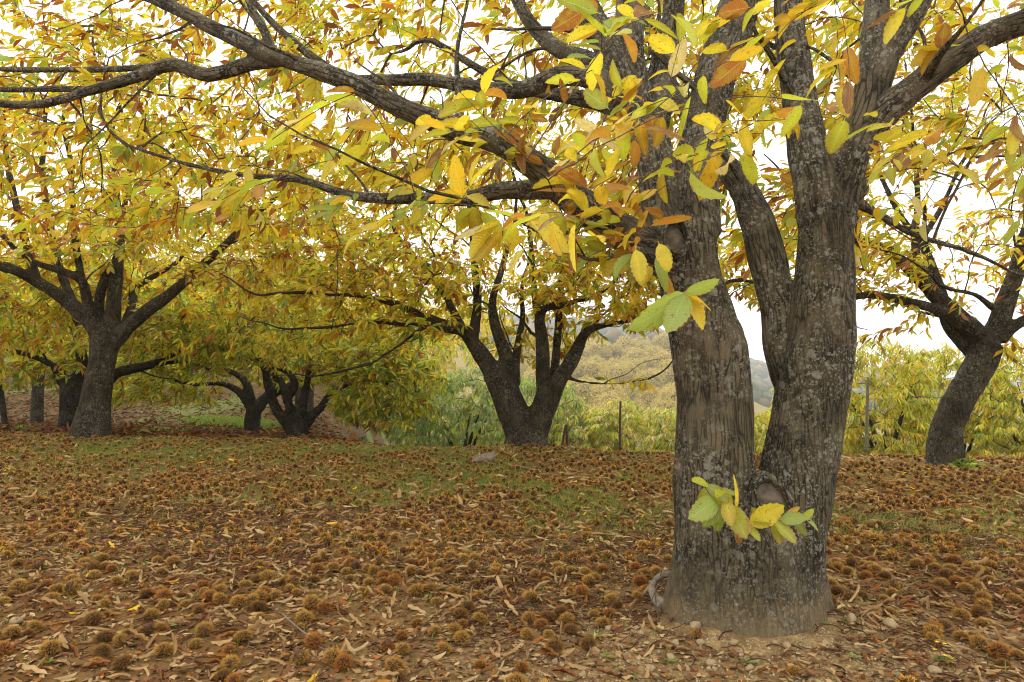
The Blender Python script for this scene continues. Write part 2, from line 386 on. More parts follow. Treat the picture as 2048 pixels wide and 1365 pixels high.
class Tree:
    def __init__(s, name, base, label, bark, group=None):
        base = (base[0], base[1], float(gz(base[0], base[1])))
        s.root = empty(name, base, label, 'tree', group); s.bark = bark
        s.wood = []      # (part name, P, R, leafy)
        s.bag = []; s.twigs = []; s.extra = []
    def stroke(s, part, pts, leafy=True, world=False):
        P, Rr = (np.array([p[:3] for p in pts]), np.array([p[3] for p in pts])) if world else px_stroke(pts)
        s.wood.append((part, P, Rr, leafy))
    def build_wood(s, voxel, smooth=4, lump=0.006, thr=0.02):
        fat = []; 
        for k, (part, P, Rr, lf) in enumerate(s.wood):
            Pd, Rd = crom(P, Rr, max(voxel*1.5, float(np.mean(Rr))*0.35))
            fat.append((part, Pd, Rd))
        parts = [tube(Pd, Rd, 18)[:2] for _, Pd, Rd in fat]
        V, F = join(parts)
        me = npmesh('tmp', V, F); o = bpy.data.objects.new('tmp', me); COL.objects.link(o)
        md = o.modifiers.new('r', 'REMESH'); md.mode = 'VOXEL'; md.voxel_size = voxel
        ms = o.modifiers.new('s', 'SMOOTH'); ms.iterations = smooth; ms.factor = 0.5
        dg = bpy.context.evaluated_depsgraph_get(); ev = o.evaluated_get(dg)
        m2 = bpy.data.meshes.new_from_object(ev)
        n = len(m2.vertices); V = np.empty(n*3, np.float32); m2.vertices.foreach_get('co', V); V = V.reshape(-1, 3).astype(float)
        Nn = np.empty(n*3, np.float32); m2.vertices.foreach_get('normal', Nn); Nn = Nn.reshape(-1, 3)
        lt = np.empty(len(m2.polygons), np.int32); m2.polygons.foreach_get('loop_total', lt)
        li = np.empty(len(m2.loops), np.int32); m2.loops.foreach_get('vertex_index', li)
        if (lt == 4).all(): F = li.reshape(-1, 4)
        else:
            st = np.concatenate([[0], np.cumsum(lt)[:-1]]); q = st[lt == 4]
            F = np.stack([li[q], li[q+1], li[q+2], li[q+3]], 1)
        bpy.data.objects.remove(o); bpy.data.meshes.remove(me); bpy.data.meshes.remove(m2)
        # nearest skeleton sample for every vertex
        SP_, SR, SG, SN, SB, ST, SS = [], [], [], [], [], [], []
        for g, (part, Pd, Rd) in enumerate(fat):
            T, N, B = frames(Pd)
            SP_.append(Pd); SR.append(Rd); SG.append(np.full(len(Pd), g)); SN.append(N); SB.append(B); ST.append(T)
            SS.append(np.concatenate([[0], np.cumsum(np.linalg.norm(np.diff(Pd, axis=0), axis=1))])+g*3.7)
        SP_ = np.vstack(SP_); SR = np.concatenate(SR); SG = np.concatenate(SG); SN = np.vstack(SN); SB = np.vstack(SB); ST = np.vstack(ST); SS = np.concatenate(SS)
        idx = np.empty(n, np.int64)
        sp32 = SP_.astype(np.float32); s2 = (sp32**2).sum(1); sr32 = SR.astype(np.float32)
        for a in range(0, n, 4000):
            v32 = V[a:a+4000].astype(np.float32)
            d = np.sqrt(np.maximum((v32**2).sum(1)[:, None] + s2[None] - 2*v32@sp32.T, 0)) - sr32[None]
            idx[a:a+4000] = np.argmin(d, 1)
        off = V-SP_[idx]
        bark = np.stack([(off*SN[idx]).sum(1), (off*SB[idx]).sum(1), SS[idx]+(off*ST[idx]).sum(1)], 1)
        istr = np.array([f[0] == 'trunk' for f in fat])[SG[idx]]
        bark[istr] = V[istr]
        if lump:
            amp = lump*np.clip(SR[idx]/0.12, 0.25, 1.3)
            d = np.array([0.9*mnoise.noise(Vector((v[0]*10, v[1]*10, v[2]*2.4))) + 0.7*mnoise.noise(Vector((v[0]*30, v[1]*30, v[2]*4.5))) + 0.5*mnoise.noise(Vector((v[0]*5, v[1]*5, v[2]*5))) for v in V])
            V = V + Nn*(d*amp)[:, None]
        gid = SG[idx]
        names = [f[0] for f in fat]
        key = {}; merged = np.zeros(len(fat), int)
        for g, nm in enumerate(names):                              # every stroke called 'trunk' is one part
            merged[g] = key.setdefault(nm if nm == 'trunk' else g, len(key))
        fg = merged[gid[F[:, 0]]]
        for g in range(len(key)):
            sel = F[fg == g]
            if len(sel) < 8: continue
            u, inv = np.unique(sel.ravel(), return_inverse=True)
            nm = names[int(np.where(merged == g)[0][0])]
            obj(nm, npmesh(nm, V[u], inv.reshape(-1, 4), s.bark, bark=bark[u]), s.root)
    def add_branches(s, spacing, length, rfrac=0.5, up=0.35, tip=True, rmin=0.006, start=0.3, wind=(0, 0, 0)):
        """side branches along every leafy limb, and a fine tip carrying each limb on; each a part of its own"""
        for part, P, Rr, lf in list(s.wood):
            if not lf: continue
            Pd, Rd = crom(P, Rr, 0.05); T, N, B = frames(Pd)
            L = 0.05*len(Pd); todo = []
            n = max(1, int(L*(1-start)/spacing))
            for k in range(n):
                f = start + (1-start)*(k+random.random()*0.8)/n; i_ = min(len(Pd)-1, int(f*(len(Pd)-1))); a = random.uniform(0, 6.28)
                d0 = T[i_]*0.75 + (N[i_]*math.cos(a)+B[i_]*math.sin(a))*0.8
                todo.append((Pd[i_], d0, max(rmin, Rd[i_]*rfrac*random.uniform(0.5, 1.0)), length*random.uniform(0.5, 1.15)*(1.15-0.5*f)))
            if tip: todo.append((Pd[-1]-T[-1]*0.03, T[-1].copy(), float(Rd[-1])*0.97, length*random.uniform(0.8, 1.2)))
            for p, d0, r_, L_ in todo:
                d0 = d0/np.linalg.norm(d0); Q = [p]; m_ = 7
                for j in range(m_):
                    d0 = d0 + np.array([0, 0, up*0.16]) + np.array(wind)*0.1 + rng.normal(size=3)*0.17; d0 /= np.linalg.norm(d0)
                    Q.append(Q[-1]+d0*L_/m_)
                Q = np.array(Q)
                if Q[:, 2].min() < 1.25 or (Q[:, 1].min() < 1.6): continue
                rr = r_*np.linspace(1, 0.22, m_+1)**0.9
                s.extra.append((Q, rr))
                V, F, b_ = tube(*crom(Q, rr, 0.06), 6 if r_ > 0.012 else 5)
                obj('branch', npmesh('branch', V, F, s.bark, bark=b_), s.root)
    def grow(s, targets, maxd=3.0, nleaf=(5, 8), spread=0.35, arch=0.10, start_min=0.0):
        pts, own, tan = [], [], []
        for part, P, Rr, lf in s.wood:
            if not lf: continue
            Pd, Rd = crom(P, Rr, 0.07); T, _, _ = frames(Pd)
            for p, t in zip(Pd, T): pts.append(p); own.append(-1); tan.append(t)
        for Q, rr in s.extra:
            Pd, _ = crom(Q, rr, 0.07); T, _, _ = frames(Pd)
            for p, t in zip(Pd, T): pts.append(p); own.append(-1); tan.append(t)
        for ti, tw in enumerate(s.twigs):
            for p in tw[0][1:]: pts.append(p); own.append(ti); tan.append(tw[0][-1]-tw[0][0])
        def build():
            kd = kdtree.KDTree(len(pts))
            for i_, p in enumerate(pts): kd.insert(p, i_)
            kd.balance(); return kd
        kd = build(); built = len(pts)
        ds = [kd.find(t)[2] for t in targets]
        order = np.argsort(ds)
        parent = []; first = len(s.twigs)
        for cnt, k in enumerate(order):
            t = np.array(targets[k])
            if len(pts) > built*1.12 + 60: kd = build(); built = len(pts)
            co, idx, dist = kd.find(t)
            if dist > maxd: continue
            p0 = np.array(pts[idx]); L = max(dist, 0.05)
            t0 = np.array(tan[idx]); t0 = t0/(np.linalg.norm(t0)+1e-9)
            c = p0 + (t-p0)*0.45 + t0*0.14*L*max(0.0, float(np.dot(t0, t-p0))/L) + np.array([0, 0, arch*L]) + (rng.random(3)-0.5)*0.22*L
            n = int(min(9, max(3, L/0.09+2)))
            u = np.linspace(0, 1, n)[:, None]
            P = (1-u)**2*p0 + 2*u*(1-u)*c + u*u*t
            P[1:-1] += (rng.random((n-2, 3))-0.5)*0.03*min(L, 0.5)
            me_ = len(s.twigs)
            s.twigs.append([P, 0, own[idx], L])
            for p in P[1:]: pts.append(p); own.append(me_); tan.append(P[-1]-P[-2])
            a = own[idx]
            while a >= 0: s.twigs[a][1] += 1; a = s.twigs[a][2]
        for tw in s.twigs[first:]:
            P, L = tw[0], tw[3]
            nl = random.randint(*nleaf)
            f = 1 - np.arange(nl)/nl*min(1, spread/L)
            q = f*(len(P)-1); i0 = np.minimum(q.astype(int), len(P)-2)
            pos = P[i0] + (P[i0+1]-P[i0])*(q-i0)[:, None]
            td = P[i0+1]-P[i0]; td /= np.linalg.norm(td, axis=1)[:, None]+1e-9
            s.bag.append((pos, td, np.where(np.arange(nl) % 2, 1.0, -1.0)))
    def build_twigs(s, r0=0.0017, pw=0.42, rmax=0.014):
        if not s.twigs: return
        parts = []
        for P, nd, par, L in s.twigs:
            ra = min(rmax, r0*(1+nd)**pw); rb = min(ra, r0*(1+nd*0.6)**pw)*0.85
            V, F, _ = tube(P, np.linspace(ra, rb, len(P)), 3 if ra < 0.006 else 5, caps=False)
            parts.append((V, F))
        V, F = join(parts)
        tag(obj('twigs', npmesh('twigs', V, F, M_TWIG), s.root), kind='stuff')

# ------------------------------------------------------------------ leaves
def leaf_template(n, droop, fold, curl, twist, wid=0.17, petiole=True, serr=0.055, wave=0.0):
    """a serrated lance-shaped blade of length 1 along x, midrib folded, tip drooping; triangles"""
    t = np.linspace(0, 1, n)
    hw = wid*np.sin(math.pi*np.clip(t, 0, 1)**0.90)**0.62
    alt = np.where(np.arange(n) % 2, 1.0, -1.0)
    if n > 6: hw = hw*(1+serr*alt)
    hw[0] = 0.006; hw[-1] = 0.002
    def shape(x, y):
        z = fold*abs(y) - droop*x*x + wave*math.sin(x*17)*abs(y)
        if curl:
            a = curl*abs(y)/wid; rr = wid/curl
            z += rr*(1-math.cos(a)); y = math.copysign(rr*math.sin(a), y)
        an = twist*x; c, s_ = math.cos(an), math.sin(an)
        return (x*(1-0.25*abs(droop)*x), y*c - z*0 , z + y*s_)
    V, uv, ed = [], [], []
    for k in range(n):
        x = t[k]; xo = x + (0.018*alt[k] if n > 6 and 0 < k < n-1 else 0)
        V += [shape(x, 0), shape(xo, hw[k]), shape(xo, -hw[k])]
        uv += [(x, 0), (x, 1), (x, -1)]
        e = 0.35*x*x; ed += [e*0.6, e+0.5, e+0.5]
    F = []
    for k in range(n-1):
        m0, l0, r0 = 3*k, 3*k+1, 3*k+2; m1, l1, r1 = m0+3, l0+3, r0+3
        F += [(m0, m1, l1), (m0, l1, l0), (m0, r0, r1), (m0, r1, m1)]
    if petiole:
        b = len(V); V += [(-0.11, 0.006, 0.012), (-0.11, -0.006, 0.012), (0.0, 0.008, 0), (0.0, -0.008, 0)]
        uv += [(0, 0)]*4; ed += [0]*4; F += [(b, b+1, b+3), (b, b+3, b+2)]
    return np.array(V), np.array(F), np.array(uv, float), np.clip(np.array(ed), 0, 1)
HI = [leaf_template(15, d, f, c, tw, wd) for d, f, c, tw, wd in
      ((0.10, 0.25, 0.0, 0.2, 0.20), (0.22, 0.35, 0.0, -0.5, 0.18), (0.05, 0.12, 0.0, 0.3, 0.24), (0.34, 0.3, 0.6, 0.6, 0.18), (-0.10, 0.45, 0.0, -0.3, 0.19), (0.15, 0.2, 0.9, 0.9, 0.17))]
BROAD = [leaf_template(16, d, f, 0.0, tw, wd) for d, f, tw, wd in ((0.10, 0.2, 0.2, 0.25), (0.2, 0.3, -0.4, 0.21), (0.05, 0.15, 0.3, 0.27))]
LO = [leaf_template(4, d, f, 0.0, tw, wd, False) for d, f, tw, wd in
      ((0.12, 0.3, 0.3, 0.16), (0.25, 0.2, -0.4, 0.145), (0.03, 0.4, 0.5, 0.17), (0.35, 0.3, -0.6, 0.14))]
CURLED = [leaf_template(13, d, 0.1, c, tw, wd, True, 0.035, wv) for d, c, tw, wd, wv in
          ((0.12, 2.2, 0.5, 0.16, 0.0), (-0.15, 2.4, -0.9, 0.16, 0.2), (0.25, 2.9, 0.4, 0.16, 0.1), (0.05, 1.7, 0.6, 0.15, 0.25), (0.3, 2.6, 1.1, 0.16, 0.2), (-0.3, 1.9, -0.7, 0.16, 0.25))]
CURLED_LO = [leaf_template(5, d, 0.1, c, tw, 0.17, False) for d, c, tw in ((0.1, 2.2, 0.5), (-0.2, 1.6, -0.8), (0.3, 2.6, 0.3), (0.0, 1.0, 0.6))]

PAL = dict(gold=(0.76, 0.49, 0.02), yel=(0.80, 0.645, 0.03), ygrn=(0.54, 0.59, 0.035), grn=(0.20, 0.32, 0.03), pgrn=(0.34, 0.47, 0.08),
           orn=(0.56, 0.24, 0.025), rust=(0.33, 0.115, 0.02), brn=(0.20, 0.08, 0.03), pale=(0.72, 0.60, 0.24), dgrn=(0.085, 0.15, 0.03), sage=(0.30, 0.40, 0.16),
           tan=(0.42, 0.26, 0.105), ptan=(0.52, 0.36, 0.17), red=(0.22, 0.065, 0.022), umber=(0.20, 0.10, 0.04))
BROWN = np.array((0.30, 0.12, 0.03))

def orient(d, tilt=0.8, flat=1.0):
    d = d/(np.linalg.norm(d, axis=1)[:, None]+1e-9)
    u = (rng.random(d.shape)-0.5)*2*tilt; u[:, 2] = flat + (rng.random(len(d))-0.5)*0.4
    n = u - d*(u*d).sum(1)[:, None]; n /= np.linalg.norm(n, axis=1)[:, None]+1e-9
    y = np.cross(n, d)
    return np.stack([d, y, n], 2)          # columns are the axes
def scatter(name, temps, tid, pos, rot, scl, col, edge, mat, parent=None, kind='stuff', uv=True):
    Vs, Fs, Cs, Us = [], [], [], []; o = 0
    for k, (TV, TF, TU, TE) in enumerate(temps):
        s_ = np.where(tid == k)[0]
        if not len(s_): continue
        W = np.einsum('nij,vj->nvi', rot[s_], TV)*scl[s_][:, None, None] + pos[s_][:, None, :]
        nv = len(TV)
        Fs.append((TF[None] + (np.arange(len(s_))*nv)[:, None, None]).reshape(-1, 3)+o); o += nv*len(s_)
        e = np.clip(TE[None, :, None]*edge[s_][:, None, None], 0, 1)
        Cs.append((col[s_][:, None, :]*(1-e) + BROWN*e).reshape(-1, 3)); Vs.append(W.reshape(-1, 3)); Us.append(np.tile(TU, (len(s_), 1)))
    me = npmesh(name, np.vstack(Vs), np.vstack(Fs), mat, np.vstack(Cs), np.vstack(Us) if uv else None)
    return tag(obj(name, me, parent), kind=kind)
_lib = {}
def leaf_obj(name, temps, tkey, k, pk, pos, rot, scl, mat, parent=None, jit=0):
    key = (tkey, k, pk, jit)
    if key not in _lib:
        TV, TF, TU, TE = temps[k]
        c = np.array(PAL[pk])*(1 + (np.array([0, 0.14, -0.16, 0.07])[jit]))
        e = np.clip(TE*(0.15, 0.5, 0.9, 0.3)[jit], 0, 1)[:, None]
        _lib[key] = npmesh(name, TV, TF, mat, c*(1-e)+BROWN*e, TU)
    o = bpy.data.objects.new(name, _lib[key]); COL.objects.link(o)
    o.rotation_mode = 'QUATERNION'; o.rotation_quaternion = Matrix(rot.tolist()).to_quaternion()
    o.scale = (scl, scl, scl)
    if parent is not None: o.parent = parent; o.location = Vector(pos)-parent.location
    else: o.location = Vector(pos)
    return o

def leaves(tree, weights, lrange, wind=(-0.35, 0, -0.35), singles=0, hi_d=4.0, rand=0.4, coh=0.45, tilt=0.8, keep=None, shrink=None, wsc=1.0):
    pos = np.vstack([b[0] for b in tree.bag]); td = np.vstack([b[1] for b in tree.bag]); sd = np.concatenate([b[2] for b in tree.bag])
    cl = np.concatenate([np.full(len(b[0]), k) for k, b in enumerate(tree.bag)])
    n = len(pos)
    side = np.cross(td, np.array([0, 0, 1.0])); side /= np.linalg.norm(side, axis=1)[:, None]+1e-6
    d = td*0.5 + side*(sd*0.6)[:, None] + np.array(wind) + (rng.random((n, 3))-0.5)*2*rand
    rot = orient(d, tilt); rot[:, :, 1] *= wsc
    scl = rng.uniform(*lrange, n)
    if shrink: scl *= np.interp(pos[:, 1], [3.0, 4.2], [1.0, shrink])
    names = list(weights); p = np.array([weights[k] for k in names], float); p /= p.sum()
    own = rng.choice(len(names), n, p=p); ccol = rng.choice(len(names), len(tree.bag), p=p)[cl]
    pid = np.where(rng.random(n) < coh, ccol, own)
    pos = pos + rot[:, :, 0]*(scl*0.10)[:, None]
    ok = np.ones(n, bool)
    if keep is not None: ok &= keep(pos + rot[:, :, 0]*(scl*0.5)[:, None])
    # never through the lens
    ok &= ~((pos[:, 1] < 1.25) & (np.abs(pos[:, 0]) < 1.6) & (np.abs(pos[:, 2]-CAM_H) < 0.9))
    pos, rot, scl, pid = pos[ok], rot[ok], scl[ok], pid[ok]; n = len(pos)
    qx, qy, fw = proj(pos + rot[:, :, 0]*(scl*0.5)[:, None])
    vis = (qx > -10) & (qx < 2058) & (qy > -10) & (qy < 1375)
    sz = np.where(vis, scl/fw, 0)
    one = np.zeros(n, bool)
    if singles: one[np.argsort(-sz)[:singles]] = True; one &= vis
    for k in np.where(one)[0]:
        hi = fw[k] < 6
        leaf_obj('leaf', HI if hi else LO, 'hi' if hi else 'lo', random.randrange(len(HI if hi else LO)), names[pid[k]], pos[k], rot[k], float(scl[k]), M_LEAF if hi else M_LEAFS, tree.root, random.randrange(4))
    rest = ~one
    colr = np.array([PAL[k] for k in names])[pid]*rng.uniform(0.82, 1.15, (n, 1))*rng.uniform(0.93, 1.07, (n, 3))
    edge = rng.random(n)**2*0.9
    near = rest & (fw < hi_d)
    if near.sum(): scatter('foliage', HI, rng.integers(0, len(HI), n)[near], pos[near], rot[near], scl[near], colr[near], edge[near], M_LEAF, tree.root)
    fr = rest & (fw >= hi_d)
    if fr.sum(): scatter('foliage', LO, rng.integers(0, len(LO), n)[fr], pos[fr], rot[fr], scl[fr], colr[fr], edge[fr], M_LEAFS, tree.root, uv=False)

def zone(x0, x1, y0, y1, d0, d1, n):
    """targets spread through a block of air between two distances"""
    d = (rng.random(n)*(d1**3-d0**3)+d0**3)**(1/3)
    return np.array([at(a, b, c) for a, b, c in zip(rng.uniform(x0, x1, n), rng.uniform(y0, y1, n), d)])
def ell(c, r, n, zmin=-9, hollow=0.4, front=None):
    out = []
    while len(out) < n:
        q = rng.normal(size=(n*2, 3)); q /= np.linalg.norm(q, axis=1)[:, None]
        rad = (hollow**3 + rng.random(n*2)*(1-hollow**3))**(1/3)
        q = q*rad[:, None]*np.array(r)
        # uneven outline
        q *= (0.82+0.36*fbm(q[:, 0]*1.1+c[0]+50, q[:, 2]*1.1+q[:, 1]*0.9+70, 31))[:, None]
        q = q + np.array(c)
        q = q[q[:, 2] > zmin]
        if front is not None:                              # the near side of the crown starts higher, baring the limbs
            fz_, fx_, fy_ = front
            q = q[(q[:, 1] > fy_+0.25) | (q[:, 2] > fz_ - 0.35*np.clip(np.abs(q[:, 0]-fx_)-1.1, 0, 3))]
        q = q[q[:, 2] > gz(q[:, 0], q[:, 1])+0.25]
        out += list(q)
    return np.array(out[:n])

# ------------------------------------------------------------------ the big chestnut
D = MAIN_D
mb = at(1490, 1262, 3.3)
big = Tree('chestnut_tree', (mb[0], D), 'big twin-stemmed chestnut tree with lichen-spotted grey bark and a leafy sprout at its fork', MB_MAIN)
S = big.stroke
# base, fluted and flared, and the two stems
S('trunk', [(1487, 1300, D, 140), (1490, 1240, D, 128), (1494, 1150, D, 118), (1497, 1060, D, 108), (1500, 1000, D, 85)], False)
S('trunk', [(1400, 1300, D-.04, 96), (1408, 1235, D-.03, 80), (1424, 1150, D-.02, 76), (1432, 1060, D, 78), (1430, 980, D, 78), (1429, 900, D, 76), (1428, 800, D, 73), (1417, 700, D, 73), (1402, 640, D, 69), (1381, 560, D, 63), (1370, 500, D, 66), (1385, 450, D, 55)], False)
S('trunk', [(1572, 1300, D-.02, 92), (1566, 1235, D-.01, 78), (1562, 1150, D, 76), (1572, 1060, D, 74), (1590, 980, D, 72), (1604, 900, D, 69), (1620, 800, D, 69), (1637, 700, D, 68), (1645, 620, D, 60), (1650, 500, D, 52), (1649, 430, D, 51), (1652, 390, D, 47)], False)
S('trunk', [(1490, 1300, D-.16, 70), (1488, 1200, D-.10, 60), (1482, 1100, D-.05, 55), (1470, 1000, D, 40)], False)
S('trunk', [(1345, 1290, D+.1, 50), (1365, 1210, D+.05, 40), (1395, 1130, D, 40)], False)
S('trunk', [(1640, 1290, D+.12, 46), (1622, 1200, D+.06, 40), (1600, 1120, D, 40)], False)
# limbs of the left stem
S('limb', [(1395, 470, D, 50), (1395, 380, D+.02, 44), (1400, 300, D+.05, 43), (1415, 220, D+.1, 42), (1440, 130, D+.18, 42), (1468, 50, D+.25, 42), (1490, -40, D+.3, 40), (1520, -160, D+.35, 34)])
S('limb', [(1350, 490, D, 44), (1325, 420, D+.03, 40), (1312, 340, D+.05, 38), (1298, 270, D+.08, 40), (1272, 200, D+.12, 38), (1258, 110, D+.15, 31), (1260, 0, D+.2, 30), (1264, -140, D+.25, 26)])
S('limb', [(1265, 190, D+.1, 34), (1235, 120, D+.15, 32), (1190, 50, D+.2, 30), (1145, -30, D+.25, 28), (1090, -130, D+.3, 24)])
S('limb', [(1310, 250, D+.1, 30), (1330, 150, D+.2, 25), (1345, 50, D+.3, 23), (1350, -60, D+.35, 21)])
# long limb reaching left
S('limb', [(1360, 530, D-.02, 45.0), (1300, 498, D-.1, 41.4), (1230, 455, D-.2, 36.9), (1150, 400, D-.28, 33.3), (1080, 340, D-.32, 30.6), (1000, 285, D-.32, 27.0), (920, 262, D-.30, 25.2), (800, 215, D-.28, 21.6), (700, 165, D-.25, 19.8), (600, 130, D-.2, 18.0), (530, 105, D-.15, 17.1), (430, 58, D, 15.3), (340, 12, D+.1, 13.5), (250, -25, D+.2, 11.7), (120, -70, D+.3, 9.0)])
S('limb', [(1120, 375, D-.28, 24.0), (1070, 380, D-.2, 20.8), (1000, 382, D-.1, 18.4), (930, 398, D, 14.4), (860, 397, D+.1, 12.8), (760, 397, D+.2, 11.2), (690, 388, D+.3, 9.6), (600, 360, D+.45, 8.0), (500, 352, D+.6, 6.4), (380, 330, D+.8, 4.8), (250, 290, D+1.0, 4.0)])
S('limb', [(1275, 205, D+.1, 30), (1225, 180, D+.08, 25), (1180, 155, D+.1, 23), (1110, 155, D+.14, 21), (1045, 180, D+.2, 18), (960, 176, D+.25, 15), (860, 160, D+.35, 14), (770, 160, D+.45, 12), (680, 150, D+.6, 10), (560, 60, D+.8, 8), (480, -30, D+.9, 6)])
S('limb', [(1265, 225, D+.15, 24), (1200, 205, D+.25, 18), (1130, 192, D+.35, 15), (1060, 180, D+.5, 12), (980, 150, D+.7, 9), (880, 90, D+.9, 7)])
S('limb', [(560, 118, D-.16, 17), (500, 128, D-.05, 15), (415, 150, D+.05, 14), (345, 130, D+.1, 14), (270, 155, D+.15, 12), (180, 182, D+.2, 10), (90, 207, D+.25, 9), (0, 208, D+.3, 8), (-110, 190, D+.4, 6)])
S('limb', [(190, 180, D+.2, 8), (110, 178, D+.3, 7), (20, 180, D+.4, 6), (-80, 170, D+.5, 5)])
S('limb', [(330, 133, D+.1, 8), (240, 138, D+.25, 7), (140, 140, D+.35, 6.5), (0, 138, D+.45, 6), (-100, 120, D+.5, 5)])
S('limb', [(1225, 140, D+.15, 22), (1170, 120, D+.4, 20), (1110, 95, D+.6, 17), (1060, 45, D+.8, 14), (1020, -30, D+1.0, 12)])
S('limb', [(925, 262, D-.3, 10), (918, 200, D-.3, 8), (915, 100, D-.28, 6), (935, 0, D-.25, 5), (940, -80, D-.2, 4)])
S('limb', [(545, 110, D-.15, 12), (528, 60, D-.1, 9), (500, 10, D-.05, 8), (470, -60, D, 6)])
S('limb', [(1310, 520, D-.05, 14), (1270, 500, D-.5, 8), (1190, 520, D-.85, 6), (1120, 490, D-1.0, 5), (1010, 430, D-1.1, 4.5), (900, 390, D-1.1, 4)])
# back stem between the two
S('limb', [(1600, 830, D+.02, 30), (1575, 745, D+.04, 36), (1560, 690, D+.06, 33), (1555, 620, D+.1, 33), (1535, 520, D+.15, 37), (1512, 440, D+.2, 33), (1482, 370, D+.3, 27), (1440, 320, D+.5, 24), (1390, 250, D+.8, 20), (1330, 150, D+1.1, 16), (1290, 20, D+1.4, 12)])
# limbs of the right stem
S('limb', [(1644, 440, D, 50), (1636, 380, D, 48), (1620, 320, D+.04, 42), (1606, 240, D+.1, 36), (1592, 150, D+.15, 32), (1580, 60, D+.2, 30), (1573, -40, D+.25, 28), (1560, -160, D+.3, 24)])
S('limb', [(1658, 450, D, 48), (1668, 395, D, 47), (1690, 330, D-.02, 42), (1716, 265, D-.04, 38), (1738, 200, D-.05, 34), (1745, 120, D, 27), (1752, 30, D+.05, 25), (1760, -80, D+.1, 22)])
S('limb', [(1745, 190, D-.03, 30), (1775, 110, D-.08, 28), (1815, 40, D-.1, 27), (1860, -40, D-.1, 25), (1900, -120, D-.1, 22)])
S('limb', [(1722, 275, D-.04, 34), (1770, 225, D-.1, 31), (1830, 175, D-.15, 29), (1900, 120, D-.2, 28), (1970, 75, D-.25, 27), (2060, 40, D-.3, 26), (2180, -10, D-.35, 22)])
S('limb', [(1700, 385, D+.0, 30), (1716, 372, D-.02, 24), (1722, 360, D-.02, 16)], False)
S('limb', [(1700, 400, D+.1, 12), (1760, 430, D+.6, 8), (1830, 470, D+1.0, 6), (1930, 500, D+1.3, 5)])
S('limb', [(1850, 165, D-.15, 12), (1880, 110, D-.4, 8), (1930, 50, D-.6, 6), (1980, -20, D-.7, 5)])
big.build_wood(0.0105, 5, 0.010)
big.add_branches(0.28, 0.85, 0.28, 0.15, True, 0.0035, 0.30, (-0.5, 0.5, 0))

near = np.vstack([zone(900, 1330, 170, 530, 2.0, 3.0, 24), zone(520, 900, 170, 480, 2.3, 3.1, 8), zone(980, 1330, 400, 540, 1.9, 2.6, 9), zone(1150, 1700, -60, 260, 2.0, 2.9, 24), zone(1450, 1560, 150, 330, 2.1, 3.0, 5),
                  zone(1690, 2150, 150, 460, 2.3, 3.6, 20), zone(1700, 2150, -60, 120, 2.5, 3.6, 8), zone(380, 900, 240, 470, 2.6, 3.6, 6), zone(0, 500, 100, 460, 3.0, 3.8, 5)])
big.grow(near, 2.2, (4, 7), 0.30, 0.12)
back = np.vstack([zone(-350, 640, -160, 470, 4.2, 7.0, 1500), zone(560, 1250, -160, 400, 4.0, 7.0, 960), zone(1230, 1740, -160, 540, 4.0, 6.8, 1000), zone(1700, 1950, -160, 350, 4.0, 6.8, 320), zone(1900, 2350, -160, 330, 4.0, 6.8, 200)])
big.grow(back, 2.8, (5, 9), 0.40, 0.08)
big.build_twigs(0.0020, 0.38, 0.010)
MAINW = dict(yel=36, gold=15, ygrn=24, pgrn=6, orn=7, rust=11, pale=2, brn=2)
leaves(big, MAINW, (0.10, 0.172), (-0.55, 0, -0.30), 262, 4.2, shrink=0.78)

def hand_leaves(root, spec, part='leaf'):
    """leaves set one by one: base pixel, tip pixel, base depth, tip depth, colour, template"""
    for bx, by, tx, ty, d0, d1, pk, k, up in spec:
        a = at(bx, by, d0); b = at(tx, ty, d1); d = b-a; L = float(np.linalg.norm(d)); d /= L
        n = np.array(up, float) + rng.normal(size=3)*np.array([0.5, 0.1, 0.5]); n -= d*np.dot(n, d); n /= np.linalg.norm(n)
        rot = np.stack([d, np.cross(n, d), n], 1)
        leaf_obj(part, BROAD, 'br', 1 if k != 2 else 0, pk, a, rot, L, M_LEAF, root, random.choice((0, 1, 3)))
toward = (0.05, -1, 0.35)
def mini_branch(name, root, pts, mat=M_TWIG):
    P, Rr = px_stroke(pts); Pd, Rd = crom(P, Rr, 0.03); V, F, b = tube(Pd, Rd, 6)
    return obj(name, npmesh(name, V, F, mat), root)
mini_branch('shoot', big.root, [(1385, 560, D-.12, 5), (1388, 565, 2.7, 5), (1380, 585, 2.25, 4), (1368, 588, 1.95, 3.5)])
hand_leaves(big.root, [(1372, 588, 1335, 665, 1.95, 1.9, 'pgrn', 2, toward), (1372, 588, 1262, 668, 1.95, 1.92, 'pgrn', 0, toward), (1372, 586, 1442, 562, 1.95, 1.9, 'pgrn', 2, toward), (1373, 588, 1300, 640, 1.96, 2.0, 'ygrn', 1, toward), (1373, 588, 1405, 640, 1.97, 2.0, 'gold', 1, toward),
                       (1374, 590, 1432, 615, 1.95, 1.95, 'gold', 1, toward), (1374, 592, 1422, 665, 1.95, 2.0, 'yel', 0, toward), (1370, 590, 1350, 678, 1.95, 2.05, 'rust', 1, toward),
                       (1272, 500, 1284, 568, 2.2, 2.2, 'yel', 2, toward), (1318, 488, 1340, 545, 2.2, 2.2, 'yel', 2, toward), (1230, 470, 1268, 492, 2.5, 2.4, 'rust', 1, toward)])
